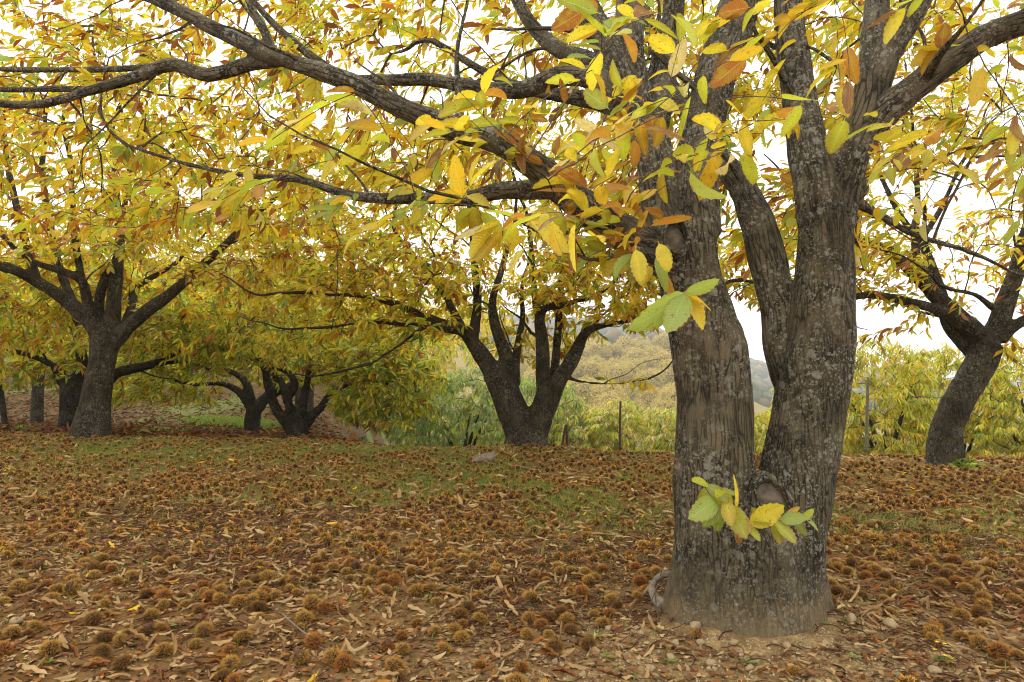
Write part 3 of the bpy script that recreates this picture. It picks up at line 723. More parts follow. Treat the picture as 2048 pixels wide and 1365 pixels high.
# sprout at the fork of the trunk
Vs = []
for pts in ([(1520, 1050, D-.18, 4), (1500, 1050, 2.98, 3.5), (1470, 1030, 2.88, 3), (1430, 1000, 2.84, 2.5), (1405, 965, 2.86, 2)],
            [(1520, 1050, D-.18, 4), (1545, 1045, 2.95, 3), (1585, 1045, 2.9, 2.5), (1620, 1042, 2.92, 2)]):
    P, Rr = px_stroke(pts); Pd, Rd = crom(P, Rr, 0.03); V, F, b = tube(Pd, Rd, 5); Vs.append((V, F))
V, F = join(Vs)
sp = obj('sprout', npmesh('sprout', V, F, M_TWIG), big.root)
def hand_sub(parent, spec):
    base = Vector(parent.parent.location) + Vector(parent.location)   # zero: sprout mesh lives in world coordinates
    for bx, by, tx, ty, d0, d1, pk, k, up in spec:
        a = at(bx, by, d0); b = at(tx, ty, d1); d = b-a; L = float(np.linalg.norm(d)); d /= L
        n = np.array(up, float) + rng.normal(size=3)*np.array([0.45, 0.1, 0.45]); n -= d*np.dot(n, d); n /= np.linalg.norm(n)
        rot = np.stack([d, np.cross(n, d), n], 1)
        o = leaf_obj('leaf', BROAD, 'br', k % 3, pk, a, rot, L*1.12, M_LEAF, None, random.choice((0, 1, 1, 2)))
        o.parent = parent; o.location = Vector(a) - base
hand_sub(sp, [(1415, 968, 1388, 962, 2.86, 2.8, 'ygrn', 2, toward), (1412, 970, 1455, 1000, 2.86, 2.8, 'pgrn', 0, toward), (1440, 995, 1384, 1035, 2.84, 2.8, 'pgrn', 2, toward), (1440, 1000, 1408, 1052, 2.84, 2.86, 'grn', 0, toward),
             (1472, 1020, 1470, 955, 2.84, 2.8, 'yel', 2, toward), (1462, 1015, 1436, 985, 2.86, 2.8, 'ygrn', 0, toward), (1452, 1000, 1462, 1048, 2.82, 2.76, 'yel', 0, toward), (1460, 1010, 1490, 1072, 2.82, 2.76, 'ygrn', 2, toward), (1470, 1025, 1500, 1062, 2.84, 2.8, 'yel', 2, toward),
             (1505, 1045, 1540, 1048, 2.9, 2.85, 'ygrn', 2, toward), (1500, 1050, 1562, 1015, 2.9, 2.85, 'yel', 2, toward), (1545, 1042, 1562, 1085, 2.9, 2.86, 'ygrn', 0, toward), (1548, 1042, 1590, 1082, 2.88, 2.84, 'ygrn', 2, toward),
             (1560, 1040, 1610, 1035, 2.88, 2.84, 'pgrn', 0, toward), (1570, 1040, 1595, 1015, 2.9, 2.86, 'gold', 1, toward), (1610, 1036, 1640, 1060, 2.92, 2.9, 'pgrn', 1, toward), (1480, 1050, 1476, 1088, 2.95, 2.95, 'rust', 1, toward), (1418, 975, 1398, 1005, 2.9, 2.86, 'ygrn', 1, toward), (1425, 985, 1470, 985, 2.9, 2.86, 'pgrn', 1, toward), (1490, 1048, 1520, 1078, 2.92, 2.88, 'ygrn', 0, toward), (1530, 1046, 1508, 1020, 2.93, 2.9, 'ygrn', 1, toward), (1590, 1042, 1612, 1070, 2.93, 2.9, 'pgrn', 0, toward), (1600, 1040, 1628, 1022, 2.94, 2.92, 'ygrn', 1, toward), (1445, 1005, 1430, 1062, 2.9, 2.92, 'grn', 1, toward)])

def pruning_scar(cx, cy, d, wpx, hpx, tilt, back=0.0):
    c = at(cx, cy, d); rx = wpx*d/FPX; rz = hpx*d/FPX
    n = 26; a = np.arange(n)*2*math.pi/n
    nrm = np.array([0.05, -1, 0.12]); nrm /= np.linalg.norm(nrm)
    ex = np.cross(np.array([0, 0, 1.0]), -nrm); ex /= np.linalg.norm(ex); ez = np.cross(ex, nrm)*-1
    ct, st = math.cos(tilt), math.sin(tilt)
    e1 = ex*ct+ez*st; e2 = -ex*st+ez*ct
    rings = [(1.22, -0.05), (1.14, 0.0), (1.02, 0.022), (0.90, 0.016), (0.80, -0.006), (0.72, -0.022)]
    V = []; 
    for s_, h in rings:
        wv = 1+0.04*np.sin(a*3+1)+0.03*np.sin(a*5)
        V += list(c + (np.cos(a)*rx*s_*wv)[:, None]*e1 + (np.sin(a)*rz*s_*wv)[:, None]*e2 + nrm*h)
    F = [(r_*n+k, r_*n+(k+1) % n, (r_+1)*n+(k+1) % n, (r_+1)*n+k) for r_ in range(len(rings)-1) for k in range(n)]
    V = np.array(V)
    sc = obj('pruning_scar', npmesh('pruning_scar', V, np.array(F), MB_MAIN, bark=V*0.8), big.root)
    # the healed wood inside
    rr = [0.76, 0.5, 0.25, 0.02]; hh = [-0.022, -0.012, -0.006, -0.004]; W = []
    for s_, h in zip(rr, hh): W += list(c + (np.cos(a)*rx*s_)[:, None]*e1 + (np.sin(a)*rz*s_)[:, None]*e2 + nrm*h)
    F2 = [(r_*n+k, r_*n+(k+1) % n, (r_+1)*n+(k+1) % n, (r_+1)*n+k) for r_ in range(3) for k in range(n)]
    h = obj('healed_wood', npmesh('healed_wood', np.array(W), np.array(F2), M_SCAR), big.root); h.parent = sc; h.location = (0, 0, 0)
pruning_scar(1351, 476, D-.195, 26, 36, 0.1)
pruning_scar(1546, 1004, D-.19, 35, 52, 0.5)

# ------------------------------------------------------------------ trees of the orchard behind
def mid_tree(name, base, label, bark, strokes, zones, weights, lr, singles=0, voxel=0.022, nleaf=(6, 10), wind=(-0.3, 0, -0.3), maxd=2.5, lump=0.01, r0=0.0024, keep=None, spread=0.4, group=None, coh=0.4, rand=0.4):
    t = Tree(name, base, label, bark, group)
    for s_ in strokes:
        part, pts = s_[0], s_[1]; t.stroke(part, pts, part != 'trunk')
    t.build_wood(voxel, 3, lump)
    t.add_branches(0.45, 1.3, 0.34, 0.3, True, 0.007, 0.42)
    t.grow(np.vstack(zones), maxd, nleaf, spread)
    t.build_twigs(r0, 0.42)
    leaves(t, weights, lr, wind, singles, 1.0, rand, coh, keep=keep, wsc=0.85 if not singles else 1.0)
    return t
W_GOLD = dict(yel=35, gold=15, ygrn=27, grn=5, orn=8, rust=11, pale=2)
W_GREENGOLD = dict(yel=20, gold=6, ygrn=40, grn=26, orn=4, rust=6)
# stout tree on the left, branches fanning from one trunk
d = 10.4
b = at(182, 868, d)
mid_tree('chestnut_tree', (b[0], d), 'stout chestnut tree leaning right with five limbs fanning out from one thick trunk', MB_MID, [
    ('trunk', [(176, 905, d, 46), (181, 868, d, 36), (187, 830, d, 30), (192, 795, d, 27), (203, 735, d, 24), (208, 695, d, 26), (210, 665, d, 24)]),
    ('trunk', [(205, 905, d-.1, 26), (204, 866, d-.08, 18), (203, 820, d-.05, 14)]),
    ('limb', [(208, 690, d, 20), (190, 655, d, 17), (160, 625, d, 15), (120, 592, d-.1, 13), (70, 562, d-.2, 11), (15, 535, d-.3, 10), (-60, 520, d-.4, 8), (-160, 470, d-.5, 6)]),
    ('limb', [(205, 670, d, 13), (183, 630, d-.1, 11), (172, 590, d-.2, 10), (163, 562, d-.3, 9), (130, 545, d-.4, 8), (70, 525, d-.6, 6), (20, 490, d-.8, 5)]),
    ('limb', [(205, 665, d, 12), (198, 620, d+.1, 10), (202, 580, d+.1, 9), (215, 545, d+.1, 8), (235, 510, d+.1, 7), (245, 440, d+.2, 6), (260, 340, d+.2, 5)]),
    ('limb', [(218, 680, d, 18), (226, 630, d+.05, 15), (230, 580, d+.1, 13), (236, 530, d+.15, 11), (240, 470, d+.2, 9), (232, 380, d+.3, 7), (222, 260, d+.4, 5)]),
    ('limb', [(222, 690, d, 18), (255, 655, d, 14), (300, 618, d, 13), (345, 585, d, 11), (395, 540, d, 9), (440, 500, d, 8), (500, 440, d+.1, 6), (570, 380, d+.1, 5)]),
    ('limb', [(75, 565, d-.2, 9), (55, 500, d-.2, 8), (35, 420, d-.2, 7), (15, 330, d-.2, 6), (5, 240, d-.2, 5)]),
    ('limb', [(150, 615, d, 9), (120, 540, d+.3, 8), (100, 450, d+.4, 7), (85, 350, d+.5, 6), (90, 280, d+.5, 5)]),
    ('limb', [(165, 565, d-.3, 7), (150, 480, d-.3, 7), (145, 400, d-.3, 6), (140, 310, d-.3, 5)]),
    ('limb', [(248, 660, d+.1, 9), (262, 615, d+.6, 8), (275, 575, d+1, 7), (330, 540, d+1.3, 5)]),
], [ell(at(200, 420, d), (4.3, 3.2, 2.4), 1250, 1.75, 0.4, (3.0, b[0], d)), ell(at(430, 480, d), (2.2, 2.0, 1.3), 480, 1.9, 0.4, (3.0, b[0], d)), ell(at(0, 560, d), (2.0, 1.6, 1.0), 300, 1.85, 0.4, (3.0, b[0], d))],
    W_GOLD, (0.12, 0.19), 300)
# dark trunk close behind it
d = 12.6; b = at(140, 855, d)
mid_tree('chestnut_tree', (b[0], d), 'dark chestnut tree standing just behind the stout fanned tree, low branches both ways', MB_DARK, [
    ('trunk', [(136, 885, d, 26), (140, 855, d, 22), (143, 810, d, 20), (147, 775, d, 24), (148, 755, d, 22)]),
    ('limb', [(140, 775, d, 14), (120, 752, d, 12), (108, 735, d-.1, 8), (80, 718, d-.2, 6), (20, 700, d-.4, 5)]),
    ('limb', [(150, 765, d, 15), (166, 735, d, 12), (160, 700, d, 10), (150, 650, d, 7)]),
    ('limb', [(155, 800, d, 13), (205, 772, d, 12), (240, 743, d, 9), (300, 728, d, 7), (360, 705, d-.1, 5), (430, 690, d-.2, 4)]),
    ('limb', [(235, 748, d, 8), (290, 736, d+.2, 6), (340, 725, d+.5, 4)]),
], [ell(at(150, 650, d), (3.4, 2.4, 1.25), 700, 1.2, 0.4, (2.0, b[0], d)), ell(at(40, 700, d-.3), (1.5, 1.2, 0.7), 220, 1.0), ell(at(330, 690, d), (1.6, 1.2, 0.7), 260, 1.1, 0.4, (1.9, b[0]+1.6, d))],
    W_GREENGOLD, (0.14, 0.20), 0, 0.03)
# two leaning trees down the slope
d = 15.5; b = at(503, 875, d)
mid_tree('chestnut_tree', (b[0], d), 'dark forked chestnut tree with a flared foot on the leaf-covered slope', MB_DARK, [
    ('trunk', [(500, 892, d, 22), (503, 872, d, 17), (505, 840, d, 15), (508, 815, d, 14)]),
    ('limb', [(505, 820, d, 11), (490, 797, d, 9), (470, 778, d, 7), (440, 768, d, 5), (390, 770, d-.2, 4)]),
    ('limb', [(503, 825, d, 10), (500, 790, d, 9), (488, 760, d, 8), (465, 745, d, 6), (420, 730, d-.2, 4)]),
    ('limb', [(512, 822, d, 12), (528, 800, d, 11), (548, 785, d, 11), (575, 775, d-.2, 8), (600, 760, d-.5, 6)]),
    ('limb', [(545, 786, d, 9), (552, 740, d+.2, 7), (560, 690, d+.4, 6)]),
], [ell(at(470, 690, d), (3.2, 2.4, 1.25), 740, 1.3, 0.4, (1.75, b[0], d)), ell(at(320, 790, d-.3), (1.3, 1.0, 0.6), 190, 0.9)],
    W_GREENGOLD, (0.14, 0.20), 0, 0.03)
d = 13.2; b = at(597, 882, d)
mid_tree('chestnut_tree', (b[0], d), 'dark low chestnut tree branching near the ground into a fan, boughs sweeping down', MB_DARK, [
    ('trunk', [(600, 905, d, 26), (598, 880, d, 22), (597, 855, d, 19), (597, 838, d, 17)]),
    ('limb', [(585, 862, d, 14), (570, 842, d, 11), (553, 820, d, 10), (542, 792, d, 9), (535, 768, d, 8), (528, 735, d, 7), (500, 700, d, 5)]),
    ('limb', [(592, 845, d, 11), (580, 815, d, 9), (572, 795, d, 8), (560, 760, d+.1, 7), (530, 735, d+.2, 5)]),
    ('limb', [(600, 845, d, 11), (606, 810, d, 9), (612, 780, d, 7), (620, 730, d, 6)]),
    ('limb', [(608, 852, d, 12), (626, 830, d, 10), (645, 812, d, 8), (660, 790, d, 6), (720, 760, d-.2, 5), (790, 770, d-.3, 4)]),
    ('limb', [(575, 800, d, 8), (590, 770, d-.1, 8), (575, 745, d-.2, 6), (545, 735, d-.2, 4)]),
], [ell(at(620, 690, d), (2.7, 2.2, 1.1), 680, 1.25, 0.4, (1.6, b[0], d)), ell(at(770, 770, d-.2), (1.2, 1.1, 0.95), 560, 0.35), ell(at(690, 700, d), (1.5, 1.2, 0.9), 300, 0.9, 0.4, (1.5, b[0], d))],
    W_GREENGOLD, (0.13, 0.19), 0, 0.03)
# the V-shaped tree on the crest
d = 9.7; b = at(1053, 880, d)
mid_tree('chestnut_tree', (b[0], d), 'dark V-shaped chestnut tree with two thick stems parting at the ground', MB_MID, [
    ('trunk', [(1052, 905, d, 50), (1053, 878, d, 43), (1052, 858, d, 38)]),
    ('trunk', [(1048, 872, d, 36), (1033, 840, d, 32), (1016, 800, d, 30), (1003, 765, d, 30), (990, 742, d, 27)]),
    ('trunk', [(1062, 872, d, 34), (1077, 840, d, 28), (1090, 810, d, 25), (1099, 785, d, 24)]),
    ('limb', [(990, 750, d, 20), (968, 718, d, 18), (948, 690, d, 15), (925, 662, d, 12), (880, 645, d-.2, 9), (830, 625, d-.3, 8), (780, 606, d-.5, 6), (720, 592, d-.7, 5), (640, 590, d-.9, 4)]),
    ('limb', [(1005, 755, d, 20), (1012, 715, d+.1, 15), (998, 675, d+.1, 12), (988, 640, d+.15, 11), (985, 600, d+.2, 8), (1000, 550, d+.2, 7), (1020, 480, d+.3, 5)]),
    ('limb', [(945, 695, d, 11), (950, 650, d, 11), (955, 600, d, 9), (950, 540, d, 8), (945, 470, d, 7), (935, 390, d, 5)]),
    ('limb', [(930, 668, d, 9), (905, 620, d+.2, 8), (890, 590, d+.3, 7), (850, 540, d+.4, 6), (800, 480, d+.5, 5)]),
    ('limb', [(925, 665, d, 8), (890, 660, d-.3, 6), (850, 655, d-.5, 5), (800, 690, d-.8, 3.5), (740, 730, d-1, 3)]),
    ('limb', [(880, 645, d-.2, 6), (820, 650, d-.4, 5), (740, 645, d-.6, 4), (660, 655, d-.8, 3)]),
    ('limb', [(1028, 770, d+.1, 14), (1030, 730, d+.2, 10), (1036, 690, d+.3, 8), (1045, 640, d+.4, 6)]),
    ('limb', [(1092, 800, d, 18), (1086, 760, d, 15), (1086, 710, d, 14), (1083, 670, d, 13), (1079, 640, d, 11), (1090, 617, d, 8), (1120, 612, d-.2, 7), (1160, 600, d-.4, 5)]),
    ('limb', [(1080, 645, d, 8), (1070, 600, d+.2, 7), (1065, 520, d+.2, 6), (1055, 430, d+.2, 4)]),
    ('limb', [(1103, 795, d, 18), (1118, 762, d, 16), (1140, 727, d, 15), (1155, 697, d, 13), (1172, 665, d-.05, 9), (1205, 652, d-.2, 6), (1270, 640, d-.4, 4)]),
    ('limb', [(1100, 785, d+.1, 10), (1110, 730, d+.3, 9), (1116, 660, d+.4, 8), (1120, 590, d+.4, 7), (1130, 500, d+.4, 6), (1140, 410, d+.4, 4)]),
    ('limb', [(1135, 755, d+.05, 5), (1165, 764, d+.05, 3), (1230, 768, d+.02, 2.4), (1300, 758, d, 2)]),
], [ell(at(970, 480, d), (3.3, 2.6, 1.75), 1250, 1.75, 0.35, (2.5, b[0], d)), ell(at(1200, 580, d-.2), (1.3, 1.1, 0.7), 330, 1.75, 0.4, (2.3, b[0]-0.4, d)), ell(at(760, 590, d-.3), (1.5, 1.3, 0.8), 280, 1.85), zone(1190, 1310, 745, 775, d-.1, d+.1, 6), zone(1000, 1160, 640, 740, d+.1, d+1.1, 50)],
    dict(yel=32, gold=14, ygrn=29, grn=8, orn=8, rust=10), (0.115, 0.175), 300)
# the bent tree on the right
d = 8.1; b = at(1893, 925, d)
mid_tree('chestnut_tree', (b[0], d), 'bent chestnut tree with a kinked trunk and sparse leaves before the hedge', MB_MID, [
    ('trunk', [(1893, 955, d, 44), (1893, 922, d, 35), (1890, 885, d, 31), (1896, 850, d, 29), (1914, 808, d, 28), (1938, 768, d, 28), (1960, 728, d, 28), (1977, 690, d, 27)]),
    ('limb', [(1985, 690, d, 22), (1950, 662, d, 19), (1912, 630, d, 17), (1870, 590, d, 15), (1820, 540, d, 12), (1765, 495, d, 9), (1700, 470, d+.2, 7), (1640, 440, d+.3, 5)]),
    ('limb', [(1962, 722, d+.05, 15), (1930, 690, d+.15, 14), (1902, 655, d+.2, 14), (1885, 615, d+.3, 11), (1860, 560, d+.4, 9)]),
    ('limb', [(1905, 628, d, 11), (1860, 615, d-.1, 10), (1800, 600, d-.2, 9), (1740, 590, d-.3, 8), (1670, 598, d-.4, 6), (1560, 575, d-.5, 5), (1480, 560, d-.6, 4)]),
    ('limb', [(1985, 680, d, 24), (2000, 640, d, 19), (2018, 585, d, 17), (2038, 525, d, 15), (2062, 440, d, 12), (2090, 340, d, 9)]),
    ('limb', [(1998, 680, d, 14), (2025, 655, d-.1, 11), (2060, 635, d-.2, 10), (2120, 600, d-.3, 8)]),
    ('limb', [(1868, 590, d+.1, 9), (1840, 540, d+.1, 9), (1830, 480, d+.1, 8), (1835, 400, d+.1, 6), (1830, 300, d+.1, 5)]),
    ('limb', [(1890, 600, d+.3, 9), (1850, 500, d+.5, 8), (1800, 430, d+.7, 6), (1760, 350, d+.9, 5)]),
    ('limb', [(1850, 470, d+.2, 6), (1890, 400, d+.3, 5), (1920, 330, d+.4, 4)]),
    ('limb', [(1990, 620, d-.1, 7), (1950, 590, d-.3, 5), (1900, 580, d-.5, 4)]),
], [ell(at(1900, 400, d), (2.3, 1.8, 1.5), 330, 1.9), ell(at(1620, 520, d-.1), (1.3, 1.0, 0.65), 330, 1.9), ell(at(2080, 480, d), (1.2, 1.2, 1.2), 150, 1.9), zone(1720, 1870, 590, 700, d-.5, d+.3, 16), zone(2000, 2080, 640, 720, d-.4, d+.2, 10)],
    dict(yel=30, gold=18, ygrn=26, pgrn=5, orn=8, rust=12), (0.105, 0.16), 300, nleaf=(5, 8))

# trees farther up the left slope
def back_tree(px, d, crown_py, rad, n, label, weights, lr, trunk_r=0.17, fork=0.45, name='chestnut_tree', bark=MB_DARK, zmin=-9, extra=None, nleaf=(6, 10), wind=(-0.1, 0, -0.5), voxel=0.05, group=None, keep=None, limbs=5, hollow=0.45, rand=0.45, wsc=0.85, base_px=None):
    x = float(at(base_px if base_px is not None else px, 700, d)[0]); z0 = float(gz(x, d)); c = at(px, crown_py, d); H = c[2]-z0
    t = Tree(name, (x, d), label, bark, group)
    fz = z0 + max(0.35, H*fork)
    lean = rng.uniform(-0.15, 0.15)
    t.stroke('trunk', [(x-lean, d, z0-0.3, trunk_r*1.25), (x-lean*0.6, d, z0+0.1, trunk_r), (x, d, fz, trunk_r*0.8)], False, True)
    for k in range(limbs):
        a = 2*math.pi*(k+rng.random()*0.6)/limbs; e = np.array([math.cos(a)*rad[0]*0.62, math.sin(a)*rad[1]*0.62, rad[2]*rng.uniform(-0.1, 0.6)])
        p0 = np.array([x, d, fz-0.08]); p3 = c+e; p1 = p0+(p3-p0)*0.35+np.array([0, 0, 0.12*H]); p2 = p0+(p3-p0)*0.7+np.array([0, 0, 0.10*H])
        rr = trunk_r*0.5
        t.stroke('limb', [(*p0, rr), (*p1, rr*0.8), (*p2, rr*0.5), (*p3, rr*0.22)], True, True)
    t.build_wood(voxel, 2, 0.0)
    z = [ell(c, rad, n, zmin, hollow)] + (extra or [])
    t.grow(np.vstack(z), 3.5, nleaf, 0.5, 0.03)
    t.build_twigs(0.003, 0.42)
    leaves(t, weights, lr, wind, 0, 1.0, rand, 0.5, keep=keep, wsc=wsc)
    return t
W_OLIVE = dict(ygrn=38, gold=12, yel=14, grn=28, orn=4, rust=4)
back_tree(330, 19.5, 560, (3.8, 2.8, 2.6), 560, 'broad olive-gold chestnut tree filling the slope beyond the dark forked tree', W_OLIVE, (0.18, 0.25), base_px=192)
back_tree(80, 19.0, 610, (2.6, 2.2, 1.9), 330, 'chestnut tree on the slope whose grey trunk shows behind the dark low-branched tree', W_OLIVE, (0.20, 0.28), 0.17, 0.5, bark=MB_MID)
back_tree(620, 22.0, 570, (3.8, 3.0, 2.6), 520, 'tall yellow chestnut tree rising behind the fan-branched tree', W_GOLD, (0.22, 0.30))
back_tree(800, 19.0, 690, (2.4, 2.2, 1.5), 380, 'pale yellow-green chestnut tree at the foot of the slope beside the green tree', dict(pale=24, yel=22, ygrn=34, pgrn=12, gold=6), (0.17, 0.24), wind=(-0.1, 0, -0.7), base_px=602)
back_tree(-120, 16.0, 600, (3.0, 2.2, 2.2), 330, 'olive chestnut tree at the top of the slope beyond the slim reddish stem', W_OLIVE, (0.18, 0.26))
back_tree(460, 31.0, 600, (5.0, 4.0, 3.6), 420, 'far golden chestnut tree high on the leaf-covered slope', W_GOLD, (0.30, 0.42))
back_tree(180, 30.0, 590, (5.0, 4.0, 3.4), 420, 'far olive chestnut tree high on the leaf-covered slope', W_OLIVE, (0.30, 0.42))
back_tree(820, 30.0, 640, (4.6, 4.0, 2.6), 380, 'far yellow chestnut tree seen through the low boughs of the V-shaped tree', W_GOLD, (0.30, 0.42))
# slim stem at the left edge
d = 13.5; b = at(10, 850, d)
mid_tree('young_tree', (b[0], d), 'slim reddish young tree stem standing apart on the bare left bank', MB_DARK, [
    ('trunk', [(16, 862, d, 9), (10, 845, d, 6.5), (5, 810, d, 5.5), (1, 770, d, 5), (-6, 700, d, 4.5), (-10, 640, d, 3.5)]),
    ('limb', [(0, 760, d, 4), (-25, 700, d, 3.5), (-50, 640, d, 3)]),
], [ell(at(-40, 640, d), (1.0, 1.0, 0.9), 70, 1.6)], W_GREENGOLD, (0.15, 0.2), 0, 0.03)

# hedge chestnuts below the crest, drooping pale leaves
W_PALE = dict(pale=32, yel=10, ygrn=28, pgrn=18, grn=10, gold=2)
W_SAGE = dict(sage=40, pgrn=26, grn=14, ygrn=16, pale=4)
W_HEDGE = dict(yel=30, ygrn=38, pale=12, gold=4, grn=12, pgrn=4)
DR = (-0.15, -0.1, -0.95)
hk = dict(wind=DR, fork=0.25, nleaf=(8, 12), hollow=0.55, trunk_r=0.11, voxel=0.04, rand=0.35, wsc=0.6)
back_tree(925, 14.5, 832, (1.35, 1.1, 1.12), 613, 'sage green young chestnut tree behind the left stem of the V-shaped tree', W_SAGE, (0.12, 0.185), **hk)
back_tree(1075, 17.0, 829, (1.3, 1.1, 1.12), 477, 'grey-green chestnut tree framed between the stems of the V-shaped tree', W_SAGE, (0.13, 0.19), **hk)
back_tree(1165, 16.5, 874, (1.3, 1.0, 0.73), 522, 'pale yellow chestnut tree behind the A-shaped pair of stakes', W_PALE, (0.12, 0.185), **hk)
back_tree(1275, 16.0, 866, (1.35, 1.0, 0.80), 568, 'pale yellow-green chestnut tree behind the rusty iron post', W_PALE, (0.12, 0.185), **hk)
back_tree(1385, 17.5, 872, (1.5, 1.1, 0.89), 500, 'pale chestnut tree hidden behind the left stem of the big tree', W_PALE, (0.12, 0.185), **hk)
back_tree(1520, 15.0, 882, (0.9, 0.9, 0.71), 386, 'yellow-green chestnut tree glimpsed between the two stems of the big tree', W_HEDGE, (0.12, 0.185), **hk)
back_tree(1640, 15.5, 844, (1.2, 1.0, 1.17), 510, 'yellow-green chestnut tree behind the right stem of the big tree', W_HEDGE, (0.12, 0.185), **hk)
back_tree(1760, 13.6, 812, (1.25, 1.0, 1.45), 937, 'bright yellow-green chestnut tree behind the pale stake', W_HEDGE, (0.115, 0.175), **hk)
back_tree(1900, 15.0, 820, (1.6, 1.1, 1.59), 937, 'yellow chestnut tree directly behind the bent trunk', W_HEDGE, (0.12, 0.185), **hk)
back_tree(2060, 13.6, 826, (1.3, 1.0, 1.45), 822, 'yellow-green chestnut tree right of the bent trunk', W_HEDGE, (0.115, 0.175), **hk)
back_tree(2230, 15.0, 814, (1.6, 1.1, 1.66), 568, 'yellow chestnut tree past the right end of the hedge', W_HEDGE, (0.12, 0.185), **hk)

back_tree(860, 17.5, 835, (1.3, 1.0, 1.0), 420, 'dull green chestnut tree filling the gap between the sweeping boughs and the sage green tree', W_SAGE, (0.13, 0.19), **hk)
back_tree(1000, 20.0, 850, (1.5, 1.0, 1.0), 420, 'soft green chestnut tree low behind the V-shaped tree', W_SAGE, (0.14, 0.20), **hk)
back_tree(1440, 19.0, 862, (1.5, 1.0, 0.9), 300, 'pale green chestnut tree low behind the fork of the big tree', W_PALE, (0.14, 0.20), **hk)

# ------------------------------------------------------------------ the far valley side
def ico(sub):
    import bmesh
    bm = bmesh.new(); bmesh.ops.create_icosphere(bm, subdivisions=sub, radius=1.0)
    bm.verts.ensure_lookup_table()
    V = np.array([v.co[:] for v in bm.verts]); F = np.array([[v.index for v in f.verts] for f in bm.faces]); bm.free()
    return V, F
ICO1, ICO2, ICO3 = ico(1), ico(2), ico(3)
def dome_crown(seed, n=3200):
    """a rounded crown of many small leaf clumps, thinner towards the underside"""
    r = np.random.default_rng(seed)
    q = r.normal(size=(n, 3)); q /= np.linalg.norm(q, axis=1)[:, None]; q[:, 2] = np.abs(q[:, 2])*1.15 - 0.55
    q /= np.linalg.norm(q, axis=1)[:, None]
    lob = 1 + 0.55*(fbm(q[:, 0]*2.6+seed*3+9, q[:, 2]*2.6+q[:, 1]*2.2+20, seed)-0.5)
    P = q*np.array([1, 1, 0.95])*(lob*r.uniform(0.78, 1.0, n))[:, None]
    s_ = r.uniform(0.030, 0.058, n)
    a = r.normal(size=(n, 3)); a /= np.linalg.norm(a, axis=1)[:, None]
    nn = q + 0.7*a; nn /= np.linalg.norm(nn, axis=1)[:, None]
    e1 = np.cross(nn, r.normal(size=(n, 3))); e1 /= np.linalg.norm(e1, axis=1)[:, None]; e2 = np.cross(nn, e1)
    V = np.stack([P-e1*s_[:, None]*1.3, P+e2*s_[:, None]*0.8, P+e1*s_[:, None]*1.3, P-e2*s_[:, None]*0.8], 1).reshape(-1, 3)
    F = np.arange(n*4).reshape(-1, 4)
    c = np.array((0.46, 0.345, 0.07))*r.uniform(0.75, 1.25, (n, 1)) + np.array((0.04, 0.06, 0.0))*r.random((n, 1))
    return V, F, np.repeat(c, 4, 0)
m = M('inner_wood'); p_ = m.n('BsdfPrincipled', {'Base Color': (0.17, 0.12, 0.035, 1), 'Roughness': 1.0, 'Specular IOR Level': 0.0}); m.link(p_.outputs[0], m.out.inputs[0]); M_CORE = m.m
crowns = []
for k in range(5):
    V, F, c = dome_crown(k+3)
    crowns.append(npmesh('crown', V, F, M_LEAFS, c))
Vc, Fc = ICO2; cores = npmesh('inner_branches', Vc*np.array([0.66, 0.66, 0.66]) + np.array([0, 0, 0.05]), Fc, M_CORE)
tv, tf, tb = tube(np.array([[0, 0, -1.0], [0.02, 0, -0.5], [0, 0.02, 0.0]]), np.array([0.07, 0.055, 0.04]), 7)
far_trunk = npmesh('trunk', tv, tf, MB_DARK, bark=tb)
placed = []
tries = 0
while len(placed) < 96 and tries < 9000:
    tries += 1
    y = random.uniform(120, 300); px = random.uniform(1040, 1420)
    x = (px-1024)/FPX*y
    if any((x-a)**2 + ((y-b_)*0.8)**2 < 30 for a, b_ in placed): continue
    placed.append((x, y))
for x, y in placed:
    s_ = random.uniform(2.9, 5.4); z = float(gz(x, y))
    zr_ = random.uniform(0.85, 1.2)
    lb = '%s %s golden chestnut tree %s the far valley side' % ('small' if s_ < 3.5 else ('large' if s_ > 4.7 else 'middling'), 'squat' if zr_ < 0.95 else ('tall' if zr_ > 1.09 else 'round'), 'low on' if y < 165 else ('high on' if y > 240 else 'halfway up'))
    o = empty('far_chestnut_tree', (x, y, z), lb, 'tree', lb.replace('tree', 'trees'))
    for nm, me in (('crown', crowns[random.randrange(5)]), ('trunk', far_trunk), ('inner_branches', cores)):
        ch = bpy.data.objects.new(nm, me); COL.objects.link(ch); ch.parent = o
        ch.location = (0, 0, s_*0.92); ch.scale = (s_, s_, s_*zr_); ch.rotation_euler = (0, 0, random.uniform(0, 6.28))
# wooded ridge: reads as one mass
n = 5200
yy = rng.uniform(330, 1050, n); xx = rng.uniform(-0.25, 0.62, n)*yy
V0, F0 = ICO1
sc_ = rng.uniform(4, 8, n)
cc = np.array([(0.055, 0.075, 0.028), (0.075, 0.085, 0.03), (0.16, 0.12, 0.045), (0.11, 0.085, 0.05)])[rng.choice(4, n, p=[.4, .25, .2, .15])]*rng.uniform(0.8, 1.2, (n, 1))
rad = 1 + 0.5*(rng.random((n, len(V0)))-0.5)
W = V0[None]*rad[:, :, None]*sc_[:, None, None]*np.array([1, 1, 0.9]) + np.stack([xx, yy, gz(xx, yy)+sc_*0.45], 1)[:, None, :]
tag(obj('ridge_forest', npmesh('ridge_forest', W.reshape(-1, 3), (F0[None] + (np.arange(n)*len(V0))[:, None, None]).reshape(-1, 3), M_LITTER, np.repeat(cc, len(V0), 0))), 'hazy woodland covering the far ridge', 'woodland', kind='stuff')

